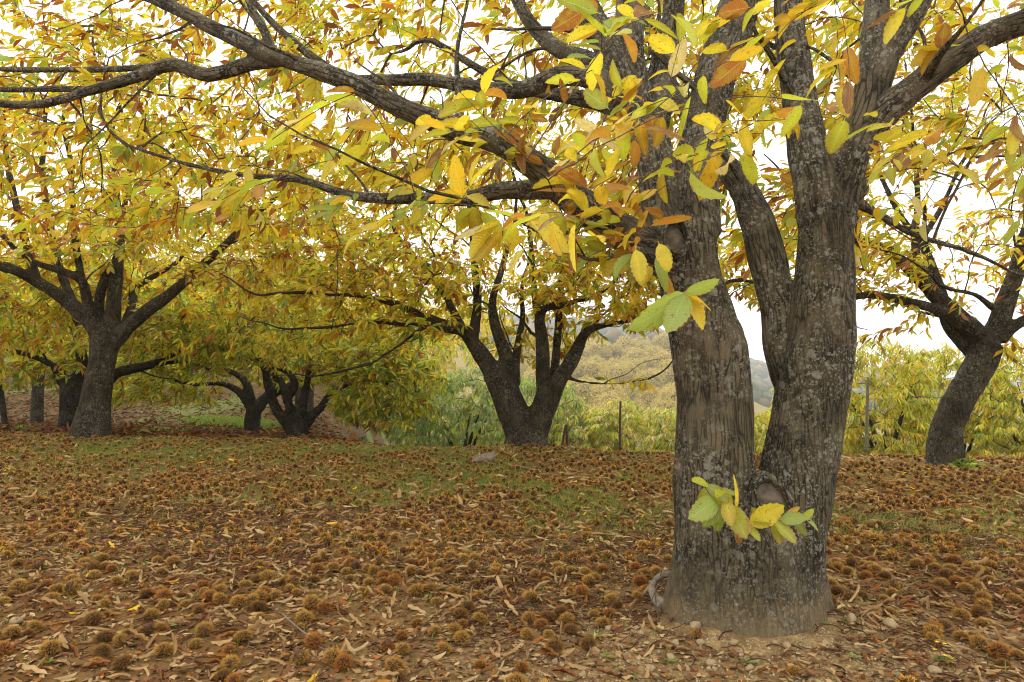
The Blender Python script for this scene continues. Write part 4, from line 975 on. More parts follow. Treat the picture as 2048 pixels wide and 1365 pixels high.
# ------------------------------------------------------------------ shrubs on the crest
def shrub(px, py, d, rad, n, label, weights, lr=(0.05, 0.10), name='shrub', up=0.4):
    c = at(px, py, d); x = float(c[0]); z0 = float(gz(x, d))
    root = empty(name, (x, d, z0), label, 'shrub')
    class T: pass
    t = T(); t.root = root; t.bag = []
    parts = []
    for k in range(n):
        e = rng.normal(size=3); e /= np.linalg.norm(e); e[2] = abs(e[2])
        e = e*np.array(rad)*rng.uniform(0.45, 1.0)
        b0 = np.array([x, d, z0]) + np.array([rng.normal()*rad[0]*0.25, rng.normal()*rad[1]*0.25, -0.03])
        tip = np.array([x, d, z0]) + e
        u = np.linspace(0, 1, 5)[:, None]; P = b0 + (tip-b0)*u + np.array([0, 0, 1])*(u*(1-u))*0.2*rad[2]
        V, F, _ = tube(P, np.linspace(0.006, 0.002, 5), 3, False); parts.append((V, F))
        m_ = 12; f = rng.uniform(0.3, 1, m_)*4; i0 = np.minimum(f.astype(int), 3)
        pos = P[i0]+(P[i0+1]-P[i0])*(f-i0)[:, None]; td = P[i0+1]-P[i0]; td /= np.linalg.norm(td, axis=1)[:, None]
        t.bag.append((pos, td, np.where(np.arange(m_) % 2, 1., -1.)))
    V, F = join(parts); tag(obj('stems', npmesh('stems', V, F, M_TWIG), root), kind='stuff')
    leaves(t, weights, lr, (0, 0, up-0.4), 0, 1.0, 0.6)
shrub(1190, 865, 11.8, (0.40, 0.35, 0.36), 60, 'dark green shrub between the stakes and the rusty post', dict(dgrn=50, grn=25, brn=15, ygrn=10))
shrub(705, 870, 13.4, (0.55, 0.4, 0.42), 60, 'grey-green shrub at the foot of the sweeping boughs', dict(dgrn=55, sage=25, grn=20))
shrub(790, 872, 13.8, (0.65, 0.4, 0.40), 60, 'dark green shrub between the grey-green shrub and the sage green tree', dict(dgrn=60, grn=30, sage=10))
shrub(1735, 890, 10.6, (0.30, 0.25, 0.16), 30, 'low green weed clump at the foot of the pale stake', dict(dgrn=30, grn=40, sage=30), (0.04, 0.08))
shrub(1655, 893, 10.5, (0.35, 0.25, 0.12), 26, 'low weed clump below the hedge beside the right stem', dict(dgrn=40, grn=30, brn=30), (0.04, 0.07))
shrub(48, 853, 11.6, (0.16, 0.14, 0.15), 24, 'small bright green tuft on the bare left bank', dict(grn=60, pgrn=40), (0.04, 0.08))
shrub(1930, 915, 7.8, (0.20, 0.16, 0.14), 26, 'grassy tuft hugging the foot of the bent trunk', dict(grn=40, sage=30, ygrn=30), (0.05, 0.09))
shrub(335, 868, 12.0, (0.7, 0.3, 0.12), 40, 'strip of bright grass in the dip below the slope', dict(grn=60, pgrn=30, ygrn=10), (0.05, 0.09))

# ------------------------------------------------------------------ posts
def post(name, pts, sides, mat, label, cat='post', wob=0.12):
    P, Rr = px_stroke(pts); Pd, Rd = crom(P, Rr, 0.06); V, F, b = tube(Pd, Rd, sides, wob=wob)
    return tag(obj(name, npmesh(name, V, F, mat)), label, cat)
post('iron_post', [(1240, 915, 11.3, 2.6), (1240, 860, 11.3, 2.4), (1241, 803, 11.3, 2.3)], 6, M_RUST, 'thin rusty iron fence post behind the big trunk')
o = empty('stake_pair', at(1129, 893, 10.9), 'A-shaped pair of short dark stakes leaning together', 'stakes')
for pts in ([(1122, 905, 10.9, 2.6), (1127, 875, 10.9, 2.6), (1131, 851, 10.9, 2.2)], [(1134, 905, 10.95, 3.2), (1134, 880, 10.95, 3.0), (1133, 850, 10.95, 2.8)]):
    P, Rr = px_stroke(pts); V, F, b = tube(*crom(P, Rr, 0.05), 6, wob=0.15); obj('stake', npmesh('stake', V, F, M_RUST), o)
post('wooden_post', [(1501, 925, 10.8, 4.2), (1501, 850, 10.8, 4.0), (1502, 769, 10.8, 3.6)], 7, M_STAKE, 'pale wooden fence post seen between the two big stems')
post('wooden_post', [(1733, 905, 11.2, 3.6), (1734, 830, 11.2, 3.2), (1736, 755, 11.2, 3.0)], 7, M_STAKE, 'pale greenish stake in front of the yellow-green hedge')

# ------------------------------------------------------------------ things on the ground
def on_ground(px, py):
    """where the ground is seen at that pixel"""
    lo, hi = 1.8, 12.0
    dd = np.linspace(lo, hi, 700); a = (px-1024)/FPX; b = (682.5-py)/FPX; s_ = dd/(CP-b*SP)
    z = CAM_H+(SP+b*CP)*s_; g = gz(a*s_, dd); k = np.argmax(z <= g)
    return np.array([a*s_[k], dd[k], g[k]])
# spiny burrs
def burr_mesh(seed, spines, core, wide, open_=False, length=0.42):
    r = np.random.default_rng(seed)
    Vc, Fc = core
    sq = np.array([1.0, r.uniform(0.85, 1.0), r.uniform(0.78, 0.9)])
    V = [Vc*0.62*sq*(1+0.08*(r.random((len(Vc), 1))-0.5))]; F = [Fc]; C = [np.tile(np.array((0.045, 0.020, 0.007)), (len(Vc), 1))]
    q = r.normal(size=(spines, 3)); q /= np.linalg.norm(q, axis=1)[:, None]
    q = q[q[:, 2] > -0.75]
    if open_: q = q[~((np.abs(q[:, 0]) < 0.34) & (q[:, 2] > 0.1))]
    n = len(q)
    dirn = q + 0.42*r.normal(size=(n, 3)); dirn /= np.linalg.norm(dirn, axis=1)[:, None]
    b = q*0.57*sq; tip = b + dirn*(length*r.uniform(0.7, 1.15, n))[:, None]
    e1 = np.cross(dirn, r.normal(size=(n, 3))); e1 /= np.linalg.norm(e1, axis=1)[:, None]; e2 = np.cross(dirn, e1)
    o = len(Vc)
    if wide < 0.03:
        a = [e1, -0.5*e1+0.87*e2, -0.5*e1-0.87*e2]
        S_ = np.stack([b+a[0]*wide, b+a[1]*wide, b+a[2]*wide, tip], 1).reshape(-1, 3)
        k = np.arange(n)[:, None]*4+o
        Fs = np.concatenate([k+np.array([[0, 1, 3]]), k+np.array([[1, 2, 3]]), k+np.array([[2, 0, 3]])])
        per = 4
    else:
        S_ = np.stack([b-e1*wide, b+e1*wide, tip], 1).reshape(-1, 3); Fs = np.arange(n)[:, None]*3+o+np.array([[0, 1, 2]]); per = 3
    cb = np.array((0.19, 0.080, 0.013))*r.uniform(0.8, 1.2, (n, 1)); ct = np.array((0.74, 0.405, 0.065))*r.uniform(0.8, 1.2, (n, 1))
    Cs = np.stack([cb]*(per-1)+[ct], 1).reshape(-1, 3)
    return np.vstack(V+[S_]), np.vstack(F+[Fs]), np.vstack(C+[Cs])
HIB = []
for k in range(6):
    V, F, c = burr_mesh(40+k, 620, ICO2, 0.022, k == 5, 0.40)
    HIB.append((V, F, c))
LOB = [burr_mesh(60+k, 150, ICO1, 0.045, False, 0.42) for k in range(4)]
FARB = [burr_mesh(70+k, 60, ICO1, 0.075, False, 0.42) for k in range(4)]
nut_v, nut_f = ICO2

base_xy = np.array([[big.root.location.x, D, 0.50]])
trunks = [(big.root.location.x, D, 0.45)] + [(o_.location.x, o_.location.y, 0.35) for o_ in bpy.data.objects if o_.type == 'EMPTY' and o_.get('category') == 'tree' and o_.location.y < 14]
def clear_of_trunks(x, y, pad=0.0):
    ok = np.ones(len(x), bool)
    for tx, ty, tr in trunks:
        if ty > 5: tr = 0.33
        ok &= ((x-tx)**2 + (y-ty)**2) > (tr+pad)**2
    return ok
def field(n, d0, d1, power=1.0, dens=None, pad=0.0):
    """n points over the visible ground, thinned by dens(x, y)"""
    X, Y = [], []
    while len(X) < n:
        y = np.sqrt(rng.random(n)*(d1*d1-d0*d0)+d0*d0); x = rng.uniform(-0.86, 0.86, n)*y + rng.uniform(-0.45, 0.45, n)
        ok = clear_of_trunks(x, y, pad)
        if dens is not None: ok &= rng.random(n) < dens(x, y)
        X += list(x[ok]); Y += list(y[ok])
    return np.array(X[:n]), np.array(Y[:n])
def bare(x, y):
    r_ = np.sqrt((x-1.05)**2+((y-2.75)*1.25)**2)
    return sstep(1.9, 0.6, r_ + 0.7*(fbm(x*1.6, y*1.6, 77)-0.5))           # 1 on the open sandy patch
def grassy(x, y):
    g = np.exp(-((x-0.35)/1.9)**2 - ((y-6.6)/1.3)**2) + 0.8*np.exp(-((x+4.6)/1.5)**2 - ((y-9.0)/1.4)**2) + 0.5*np.exp(-((x-3.2)/1.2)**2 - ((y-5.6)/0.9)**2) + 0.5*np.exp(-((x+1.6)/1.6)**2 - ((y-9.2)/1.1)**2)
    return np.clip(g*1.4, 0, 1)*sstep(0.32, 0.54, fbm(x*1.1+3.3, y*1.1+1.2, 11))
def cat_d(x, y): return np.clip(0.12+0.9*sstep(0.42, 0.68, fbm(x*1.1+40, y*1.1+3, 51)), 0, 1)
def burr_d(x, y):
    cl = sstep(0.30, 0.72, fbm(x*1.5, y*1.5, 5))
    return np.clip((0.22+0.78*cl)*(1-0.85*bare(x, y))*np.interp(y, [2.4, 3.4, 4.5, 6, 10], [0.45, 0.62, 0.85, 1.0, 1.0])*(1-0.5*grassy(x, y)), 0, 1)
bx, by = field(5200, 2.45, 10.6, dens=burr_d)
# clusters near the camera, as they lie in the photograph
seeds = [(135, 1255, 3), (560, 1180, 2), (500, 1290, 3), (230, 1310, 5), (830, 1300, 4), (1075, 1240, 6), (1000, 1165, 4), (1110, 1290, 3), (370, 1205, 3), (90, 1090, 3), (20, 1195, 2), (790, 1345, 1), (895, 1190, 2), (390, 1295, 1), (1395, 1278, 1), (690, 1315, 2), (1890, 1290, 4), (1990, 1310, 5), (1750, 1190, 3), (1930, 1225, 3), (290, 1260, 2), (600, 1330, 1), (1850, 1255, 2), (460, 1340, 1), (960, 1340, 1), (1590, 1352, 1), (150, 1180, 3)]
ex, ey = [], []
for px, py, k in seeds:
    p0 = on_ground(px, py)
    for _ in range(k): ex.append(p0[0]+(random.gauss(0, 0.075) if k > 1 else 0)); ey.append(p0[1]+(random.gauss(0, 0.075) if k > 1 else 0))
bx = np.concatenate([ex, bx]); by = np.concatenate([ey, by])
bs = 0.026+0.028*rng.beta(2.2, 1.8, len(bx))
order = np.argsort(by); bx, by, bs = bx[order], by[order], bs[order]
# keep them from sitting inside one another
keep = np.ones(len(bx), bool); kd = kdtree.KDTree(len(bx))
for k in range(len(bx)): kd.insert((bx[k], by[k], 0), k)
kd.balance()
for k in range(len(bx)):
    if not keep[k]: continue
    for co, j, dist in kd.find_range((bx[k], by[k], 0), 0.058):
        if j > k: keep[j] = False
bx, by, bs = bx[keep], by[keep], bs[keep]
bz = gz(bx, by)
qx, qy, fw = proj(np.stack([bx, by, bz], 1))
vis = (qx > -20) & (qx < 2068) & (qy < 1385)
ind = np.zeros(len(bx), bool); ind[np.where(vis)[0][:300]] = True
TINTS = (('golden-brown', (1.0, 1.0, 1.0)), ('dark brown', (0.55, 0.48, 0.45)), ('pale straw-brown', (1.10, 1.16, 1.2)), ('reddish-brown', (0.90, 0.66, 0.55)))
def hib(v, tint):
    if (v, tint) not in HIB_T:
        V, F, c = HIB[v]; HIB_T[(v, tint)] = npmesh('chestnut_burr', V, F, M_BURR, c*np.array(TINTS[tint][1]), smooth=False)
    return HIB_T[(v, tint)]
HIB_T = {}
kd = kdtree.KDTree(len(bx))
for k in range(len(bx)): kd.insert((bx[k], by[k], 0), k)
kd.balance()
def where_on(x, y):
    x = np.array([x]); y = np.array([y])
    if (x[0]-trunks[0][0])**2 + (y[0]-trunks[0][1])**2 < 0.95**2: return 'by the big trunk'
    if bare(x, y)[0] > 0.5: return 'on bare sandy soil'
    if cat_d(x, y)[0] > 0.6: return 'among dried catkin strings'
    return 'on the leaf litter'
for k in np.where(ind)[0]:
    v = 5 if random.random() < 0.15 else random.randrange(5)
    tint = random.choices((0, 1, 2, 3), (54, 18, 8, 20))[0]
    me = hib(v, tint); s_ = float(bs[k])*1.05; tn = TINTS[tint][0]
    nb = len(kd.find_range((bx[k], by[k], 0), 0.13))-1
    com = ('lying alone', 'beside another burr', 'in a small huddle', 'in a pile')[min(3, (nb+1)//2 if nb else 0)]
    wh = where_on(bx[k], by[k]); big_ = 'large ' if bs[k] > 0.046 else ('small ' if bs[k] < 0.036 else '')
    o = bpy.data.objects.new('open_chestnut_burr' if v == 5 else 'chestnut_burr', me); COL.objects.link(o)
    o.location = (bx[k], by[k], bz[k]+s_*0.50); o.scale = (s_, s_, s_*random.uniform(0.68, 1.0))
    o.rotation_euler = (random.uniform(-0.4, 0.4), random.uniform(-0.4, 0.4), random.uniform(0, 6.28))
    if v == 5:
        tag(o, 'split %s burr with dark nuts, %s %s' % (tn, com, wh), 'burr', 'split chestnut burrs, %s %s %s' % (tn, com, wh))
        for sx in (-0.14, 0.15):
            nu = bpy.data.objects.new('nut', _lib.setdefault('nut', npmesh('nut', nut_v*np.array([0.19, 0.34, 0.34]), nut_f, M_NUT))); COL.objects.link(nu)
            nu.parent = o; nu.location = (sx, 0, 0.42)
    else:
        tag(o, '%s%s spiny burr %s %s' % (big_, tn, com, wh), 'burr', '%s%s burrs %s %s' % (big_, tn, com, wh))
rest = np.where(~ind)[0]
Vs, Fs, Cs, o_ = [], [], [], 0
for kd_, temps in (('n', LOB), ('f', FARB)):
    ids = rest[(by[rest] < 5.2) == (kd_ == 'n')]
    tid = rng.integers(0, 4, len(ids))
    for t_, (TV, TF, TC) in enumerate(temps):
        s_ = ids[tid == t_]
        if not len(s_): continue
        a = rng.uniform(0, 6.28, len(s_)); c_, n_ = np.cos(a), np.sin(a)
        Rm = np.zeros((len(s_), 3, 3)); Rm[:, 0, 0] = c_; Rm[:, 0, 1] = -n_; Rm[:, 1, 0] = n_; Rm[:, 1, 1] = c_; Rm[:, 2, 2] = 1
        W = np.einsum('nij,vj->nvi', Rm, TV)*(bs[s_]*1.05)[:, None, None] + np.stack([bx[s_], by[s_], bz[s_]+bs[s_]*0.5], 1)[:, None, :]
        Vs.append(W.reshape(-1, 3)); Fs.append((TF[None]+(np.arange(len(s_))*len(TV))[:, None, None]).reshape(-1, 3)+o_); o_ += W.shape[0]*W.shape[1]
        tint = rng.uniform(0.9, 1.55, (len(s_), 1, 1))*np.stack([np.ones(len(s_)), rng.uniform(0.84, 1.04, len(s_)), rng.uniform(0.6, 0.95, len(s_))], 1)[:, None, :]
        Cs.append((TC[None]*tint).reshape(-1, 3))
tag(obj('burr_carpet', npmesh('burr_carpet', np.vstack(Vs), np.vstack(Fs), M_BURR, np.vstack(Cs), smooth=False)), 'carpet of countless small brown chestnut burrs across the orchard floor', 'burrs', kind='stuff')

# fallen leaves, curled and dry
def leaf_d(x, y): return np.clip((0.35+0.65*sstep(0.3, 0.7, fbm(x*1.3+9, y*1.3, 15)))*(1-0.62*bare(x, y))*np.interp(y, [2.4, 4.2, 7], [1.0, 0.72, 0.36]), 0, 1)
lx, ly = field(12500, 2.4, 10.8, dens=leaf_d)
n = len(lx); lz = gz(lx, ly)
dirs = rng.normal(size=(n, 3)); dirs[:, 2] *= 0.16
rot = orient(dirs, 0.55, 1.0); flip = rng.random(n) < 0.5; rot[flip, :, 1:] *= -1
ls = 0.050+0.085*rng.beta(1.6, 2.0, n)
lnames = ['tan', 'ptan', 'umber', 'rust', 'red', 'orn', 'gold']; lp = np.array([38, 24, 21, 8, 7, 1, 1])/100
lid = rng.choice(len(lnames), n, p=lp)
pos = np.stack([lx, ly, lz+0.012+0.012*rng.random(n)], 1) - rot[:, :, 0]*(ls*0.5)[:, None]
pos[:, 2] = np.maximum(pos[:, 2], gz(pos[:, 0], pos[:, 1])+0.006)
order = np.argsort(ly)
qx, qy, fw = proj(pos); vis = (qx > -10) & (qx < 2058) & (qy < 1380)
ind = np.zeros(n, bool); ind[[k for k in order if vis[k]][:300]] = True
LBL = dict(tan='tan', ptan='pale straw-coloured', umber='dull dark brown', rust='rust-orange', red='deep red-brown', orn='bright orange', gold='golden yellow')
SHP = ('half-rolled', 'wavy rolled', 'tightly rolled', 'loosely cupped', 'twisted rolled', 'upturned cupped')
for k in np.where(ind)[0]:
    pk = lnames[lid[k]]; tk = random.randrange(6); wh = where_on(lx[k], ly[k]); sz_ = 'long ' if ls[k] > 0.10 else ('small ' if ls[k] < 0.072 else '')
    o = leaf_obj('fallen_leaf', CURLED, 'cu', tk, pk, pos[k], rot[k], float(ls[k]), M_DRY, None, random.choice((0, 1, 2, 3)))
    tag(o, '%s%s %s fallen leaf %s' % (sz_, SHP[tk], LBL[pk], wh), 'leaf', '%s%s %s fallen leaves %s' % (sz_, SHP[tk], LBL[pk], wh))
colr = np.array([PAL[k] for k in lnames])[lid]*rng.uniform(0.75, 1.2, (n, 1)); edge = rng.random(n)**2*0.5
nr = ~ind & (ly < 4.6); fr = ~ind & (ly >= 4.6)
rs = rng.integers(0, 6, n)
o = scatter('leaf_litter', CURLED, rs[nr], pos[nr], rot[nr], ls[nr], colr[nr], edge[nr], M_DRY); tag(o, 'dry curled leaves scattered among the burrs beyond the nearest ones', 'leaf litter')
o = scatter('leaf_litter', CURLED_LO, (rs % 4)[fr], pos[fr], rot[fr], ls[fr], colr[fr], edge[fr], M_DRYS, uv=False); tag(o, 'dry leaves dotting the far orchard floor up to the crest', 'leaf litter')
# litter of the slope and of the right side under the hedge
n = 9000
yy = rng.uniform(10.5, 26, n); xx = np.concatenate([rng.uniform(-0.85, -0.18, n*3//4), rng.uniform(-0.1, 0.85, n-n*3//4)])*yy
dirs = rng.normal(size=(n, 3)); dirs[:, 2] *= 0.2
o = scatter('slope_litter', CURLED_LO, rng.integers(0, 4, n), np.stack([xx, yy, gz(xx, yy)+0.03], 1), orient(dirs, 0.5), rng.uniform(0.12, 0.24, n), np.array([PAL[k] for k in ('tan', 'umber', 'rust', 'brn')])[rng.choice(4, n, p=[.2, .4, .2, .2])]*rng.uniform(0.4, 0.85, (n, 1)), rng.random(n)*0.5, M_DRYS, uv=False)
tag(o, 'brown leaf litter covering the slope behind the orchard', 'leaf litter')

# crumbs of leaf, husk and wood
n = 60000
fx, fy = field(n, 2.35, 10.5, dens=lambda x, y: np.interp(y, [2.4, 4.5, 7], [1.0, 0.6, 0.3])); s_ = rng.uniform(0.005, 0.024, n)
rot = orient(rng.normal(size=(n, 3))*np.array([1, 1, 0.25]), 0.6)
q = np.array([[-1, -0.45, 0.1], [0.2, -0.6, 0], [1, 0.1, 0.15], [-0.3, 0.6, 0.05]])
W = np.einsum('nij,vj->nvi', rot, q)*s_[:, None, None] + np.stack([fx, fy, gz(fx, fy)+0.006], 1)[:, None, :]
cc = np.array([PAL[k] for k in ('tan', 'umber', 'rust', 'brn', 'ptan')])[rng.choice(5, n, p=[.28, .28, .10, .24, .10])]*rng.uniform(0.6, 1.15, (n, 1))
tag(obj('leaf_crumbs', npmesh('leaf_crumbs', W.reshape(-1, 3), np.arange(n*4).reshape(-1, 4), M_LITTER, np.repeat(cc, 4, 0), smooth=False)), 'fine crumbs of leaf and husk littering the soil', 'debris', kind='stuff')

# dried catkin strings
parts = []; cols = []
cx, cy = field(6800, 2.35, 5.8, dens=cat_d, pad=-0.12)
for x, y in zip(cx, cy):
    k = random.randint(5, 9); a = random.uniform(0, 6.28) if random.random() < 0.4 else random.gauss(0.1, 0.6)
    turn = random.gauss(0, 0.28); st = random.uniform(0.012, 0.026)
    P = []
    hump = random.random()*0.022
    for j in range(k):
        P.append((x, y, 0.005+hump*math.sin(math.pi*j/(k-1)))); x += math.cos(a)*st; y += math.sin(a)*st; a += turn+random.gauss(0, 0.18)
    P = np.array(P); P[:, 2] += gz(P[:, 0], P[:, 1])
    V, F, _ = tube(P, np.linspace(0.0034, 0.0018, k)*random.uniform(0.7, 1.25), 3, False); parts.append((V, F))
    cols.append(np.tile(np.array(random.choice(((0.11, 0.042, 0.018), (0.075, 0.030, 0.014), (0.15, 0.060, 0.024), (0.22, 0.13, 0.06))))*random.uniform(0.7, 1.2), (len(V), 1)))
V, F = join(parts)
tag(obj('catkin_strings', npmesh('catkin_strings', V, F, M_LITTER, np.vstack(cols))), 'tangled dark red-brown dried catkin strings on the soil', 'catkins', kind='stuff')

# stones
def stone_mesh(seed):
    r = np.random.default_rng(seed); V, F = ICO2
    V = V*np.array([1, r.uniform(0.6, 0.95), r.uniform(0.45, 0.75)])
    for _ in range(11):                                 # knock flats off it
        nn = r.normal(size=3); nn /= np.linalg.norm(nn); h = r.uniform(0.38, 0.62)
        dd = V@nn; V = V - np.outer(np.maximum(dd-h, 0), nn)
    return npmesh('stone', V*(1+0.05*(r.random((len(V), 1))-0.5)), F, M_STONE, smooth=False)
STM = [stone_mesh(k) for k in range(8)]
spots = [(1390, 1258, 34), (1350, 1292, 28), (1402, 1290, 26), (1575, 1298, 26), (1550, 1290, 20), (1470, 1290, 24), (1190, 1308, 30), (1280, 1275, 26), (1218, 1262, 22), (1240, 1300, 18), (1590, 1255, 18), (1790, 1078, 24), (826, 992, 26), (878, 1052, 28), (1640, 1195, 30), (1165, 1355, 26), (1340, 1320, 26), (1700, 1245, 36), (1780, 1258, 44), (1870, 1350, 40), (1500, 1340, 26), (1420, 1330, 26), (1300, 1345, 30), (1110, 1330, 22), (850, 1265, 24), (170, 1200, 26), (30, 1250, 34), (640, 1270, 20), (1730, 1300, 24), (1455, 1240, 16), (1650, 1290, 20), (1255, 1330, 18), (1520, 1315, 16), (1375, 1345, 20)]
for k in range(46):
    spots.append((random.uniform(900, 1850), random.uniform(1180, 1362), random.uniform(9, 18)))
for k, (px, py, wpx) in enumerate(spots):
    p0 = on_ground(px, py)
    if k > 33 and not clear_of_trunks(p0[:1], p0[1:2], -0.08)[0]: continue
    r_ = wpx*p0[1]/FPX/2
    o = bpy.data.objects.new('stone', STM[k % 8]); COL.objects.link(o); o.location = (p0[0], p0[1], p0[2]+r_*0.25)
    o.scale = (r_, r_, r_); o.rotation_euler = (random.uniform(-.3, .3), random.uniform(-.3, .3), random.uniform(0, 6.28))
    wh = where_on(p0[0], p0[1]) if py > 1100 else 'in the short grass among far burrs'
    sz_ = 'large' if wpx >= 32 else ('middling' if wpx >= 22 else 'small'); hu = ('angular', 'flat', 'rounded', 'blocky', 'wedge-shaped', 'lumpy', 'long', 'squat')[k % 8]
    tag(o, '%s %s sandy stone %s' % (sz_, hu, wh), 'stone', '%s %s stones %s' % (sz_, hu, wh))
n = 5200
def grav(x, y): return 0.06+0.94*bare(x, y)
gx_, gy_ = field(n, 2.35, 5.0, dens=grav, pad=-0.1)
V0 = np.array([[1, 0, 0], [-1, 0, 0], [0, 1, 0], [0, -1, 0], [0, 0, 1], [0, 0, -1.0]]); F0 = np.array([[0, 2, 4], [2, 1, 4], [1, 3, 4], [3, 0, 4], [2, 0, 5], [1, 2, 5], [3, 1, 5], [0, 3, 5]])
s_ = rng.uniform(0.0025, 0.009, n)*rng.uniform(0.6, 1.2, n)
W = V0[None]*rng.uniform(0.6, 1.2, (n, 6, 1))*s_[:, None, None] + np.stack([gx_, gy_, gz(gx_, gy_)+s_*0.3], 1)[:, None, :]
cc = np.array((0.40, 0.30, 0.185))*rng.uniform(0.65, 1.25, (n, 1))
tag(obj('gravel', npmesh('gravel', W.reshape(-1, 3), (F0[None]+(np.arange(n)*6)[:, None, None]).reshape(-1, 3), M_LITTER, np.repeat(cc, 6, 0), smooth=False)), 'fine gravel and crumbs of sandy soil', 'gravel', kind='stuff')

# grass
n = 85000
def gr_d(x, y): return np.clip(0.05*sstep(2.6, 4.5, y)+0.95*grassy(x, y)*(0.4+0.6*sstep(0.35, 0.6, fbm(x*4, y*4, 8))), 0.006, 1)
hx, hy = field(n, 2.4, 11.0, dens=gr_d); hh = rng.uniform(0.015, 0.060, n)
a = rng.uniform(0, 6.28, n); wv = np.stack([np.cos(a), np.sin(a), np.zeros(n)], 1)*rng.uniform(0.0016, 0.0036, n)[:, None]
ln = rng.normal(size=(n, 3))*np.array([0.5, 0.5, 0]); p0 = np.stack([hx, hy, gz(hx, hy)-0.003], 1)
mid = p0 + np.array([0, 0, 1])*(hh*0.6)[:, None] + ln*(hh*0.25)[:, None]; tip = p0 + np.array([0, 0, 1])*hh[:, None] + ln*hh[:, None]
W = np.stack([p0-wv, p0+wv, mid+wv*0.7, mid-wv*0.7, tip], 1).reshape(-1, 3)
k = np.arange(n)[:, None]*5
F = np.concatenate([k+np.array([[0, 1, 2]]), k+np.array([[0, 2, 3]]), k+np.array([[3, 2, 4]])])
m2 = 8000                                              # bright strip on the slope behind
t_ = rng.random(m2); hx[:m2] = -8.9+2.6*t_+rng.normal(size=m2)*0.25; hy[:m2] = 19.6-1.6*t_+rng.normal(size=m2)*0.35; hh[:m2] *= 2.6
p0[:m2] = np.stack([hx[:m2], hy[:m2], gz(hx[:m2], hy[:m2])], 1); wv[:m2] *= 5
mid = p0 + np.array([0, 0, 1])*(hh*0.6)[:, None] + ln*(hh*0.25)[:, None]; tip = p0 + np.array([0, 0, 1])*hh[:, None] + ln*hh[:, None]
W = np.stack([p0-wv, p0+wv, mid+wv*0.7, mid-wv*0.7, tip], 1).reshape(-1, 3)
cc = np.array([(0.14, 0.25, 0.022), (0.25, 0.33, 0.04), (0.34, 0.30, 0.08)])[rng.choice(3, n, p=[.42, .38, .2])]*rng.uniform(0.75, 1.2, (n, 1))
tag(obj('grass', npmesh('grass', W, F, M_LEAFS, np.repeat(cc, 5, 0))), 'thin short green grass growing through the burrs', 'grass', kind='stuff')

# single things
def ground_stick(name, pts, mat, label, cat, sides=7, lift=0.0, parent=None):
    """pts: (px, py, lift, radius in metres)"""
    P = []
    for px, py, lf, r_ in pts:
        g = on_ground(px, py); P.append((g[0], g[1], g[2]+r_*0.7+lf))
    Pd, Rd = crom(np.array(P), np.array([q_[3] for q_ in pts]), 0.03); V, F, b = tube(Pd, Rd, sides, wob=0.14)
    o = obj(name, npmesh(name, V, F, mat, bark=b), parent)
    if label: tag(o, label, cat)
    return o
# cut log chunk
g = on_ground(966, 927)
nS = 12; a = np.arange(nS)*2*math.pi/nS
rings = []
for t_, r_ in ((-0.115, 0.002), (-0.115, 0.055), (-0.06, 0.058), (0.0, 0.066), (0.06, 0.072), (0.10, 0.078), (0.115, 0.060), (0.118, 0.002)):
    rad = r_*(1+0.10*np.sin(a*2+1)+0.06*np.sin(a*5)); rings.append(np.stack([np.full(nS, t_)+0.02*np.sin(a)*(abs(t_) > 0.05), np.cos(a)*rad*1.1, np.sin(a)*rad*0.8+0.05], 1))
V = np.vstack(rings); F = np.array([(r_*nS+k, r_*nS+(k+1) % nS, (r_+1)*nS+(k+1) % nS, (r_+1)*nS+k) for r_ in range(len(rings)-1) for k in range(nS)])
c_, s_ = math.cos(0.25), math.sin(0.25); V = V@np.array([[c_, s_, 0], [-s_, c_, 0], [0, 0, 1]])
V[:, 2] += 0.12*V[:, 0]
o = obj('log_chunk', npmesh('log_chunk', V*1.12, F, M_WOODG, smooth=False), None, (g[0], g[1], g[2]))
tag(o, 'short pale sawn log chunk lying in the grass', 'log')
ground_stick('fallen_stick', [(1015, 934, 0.012, 0.016), (1042, 938, 0.01, 0.015), (1068, 942, 0.0, 0.013), (1092, 947, 0.0, 0.008)], M_WOODG, 'pale barkless stick lying beside the log chunk', 'stick')
dw = empty('dead_branch', on_ground(1330, 1195), 'weathered grey forked dead branch leaning on the left foot of the big trunk', 'branch')
ground_stick('stem', [(1352, 1205, 0.13, 0.016), (1325, 1200, 0.11, 0.017), (1305, 1205, 0.07, 0.018), (1312, 1215, 0.02, 0.026), (1330, 1222, 0.0, 0.034)], M_WOODG, None, None, 8, parent=dw)
ground_stick('side_twig', [(1308, 1205, 0.09, 0.010), (1295, 1203, 0.05, 0.010), (1282, 1205, 0.01, 0.008)], M_WOODG, None, None, 6, parent=dw)
for pts in ([(1318, 1215, 0.10, 0.003), (1305, 1225, 0.06, 0.0028), (1298, 1250, 0.0, 0.002)], [(1330, 1212, 0.12, 0.003), (1312, 1228, 0.10, 0.0025), (1318, 1250, 0.01, 0.002)], [(1322, 1210, 0.14, 0.003), (1330, 1190, 0.20, 0.0025), (1322, 1185, 0.26, 0.0015)]):
    ground_stick('side_twig', pts, M_TWIG, None, None, 4, parent=dw)
ground_stick('fallen_twig', [(565, 1243, 0.03, 0.004), (595, 1268, 0.02, 0.0045), (618, 1280, 0.012, 0.0045), (632, 1298, 0.008, 0.004), (672, 1312, 0.004, 0.003)], M_WOODG, 'thin crooked violet-grey twig lying among burrs on open soil', 'twig', 6)
ground_stick('fallen_twig', [(940, 1150, 0.0, 0.004), (965, 1142, 0.012, 0.0045), (1000, 1140, 0.012, 0.0045), (1030, 1142, 0.0, 0.003)], M_WOODG, 'short straight pale twig lying beyond the burr pile', 'twig', 6)
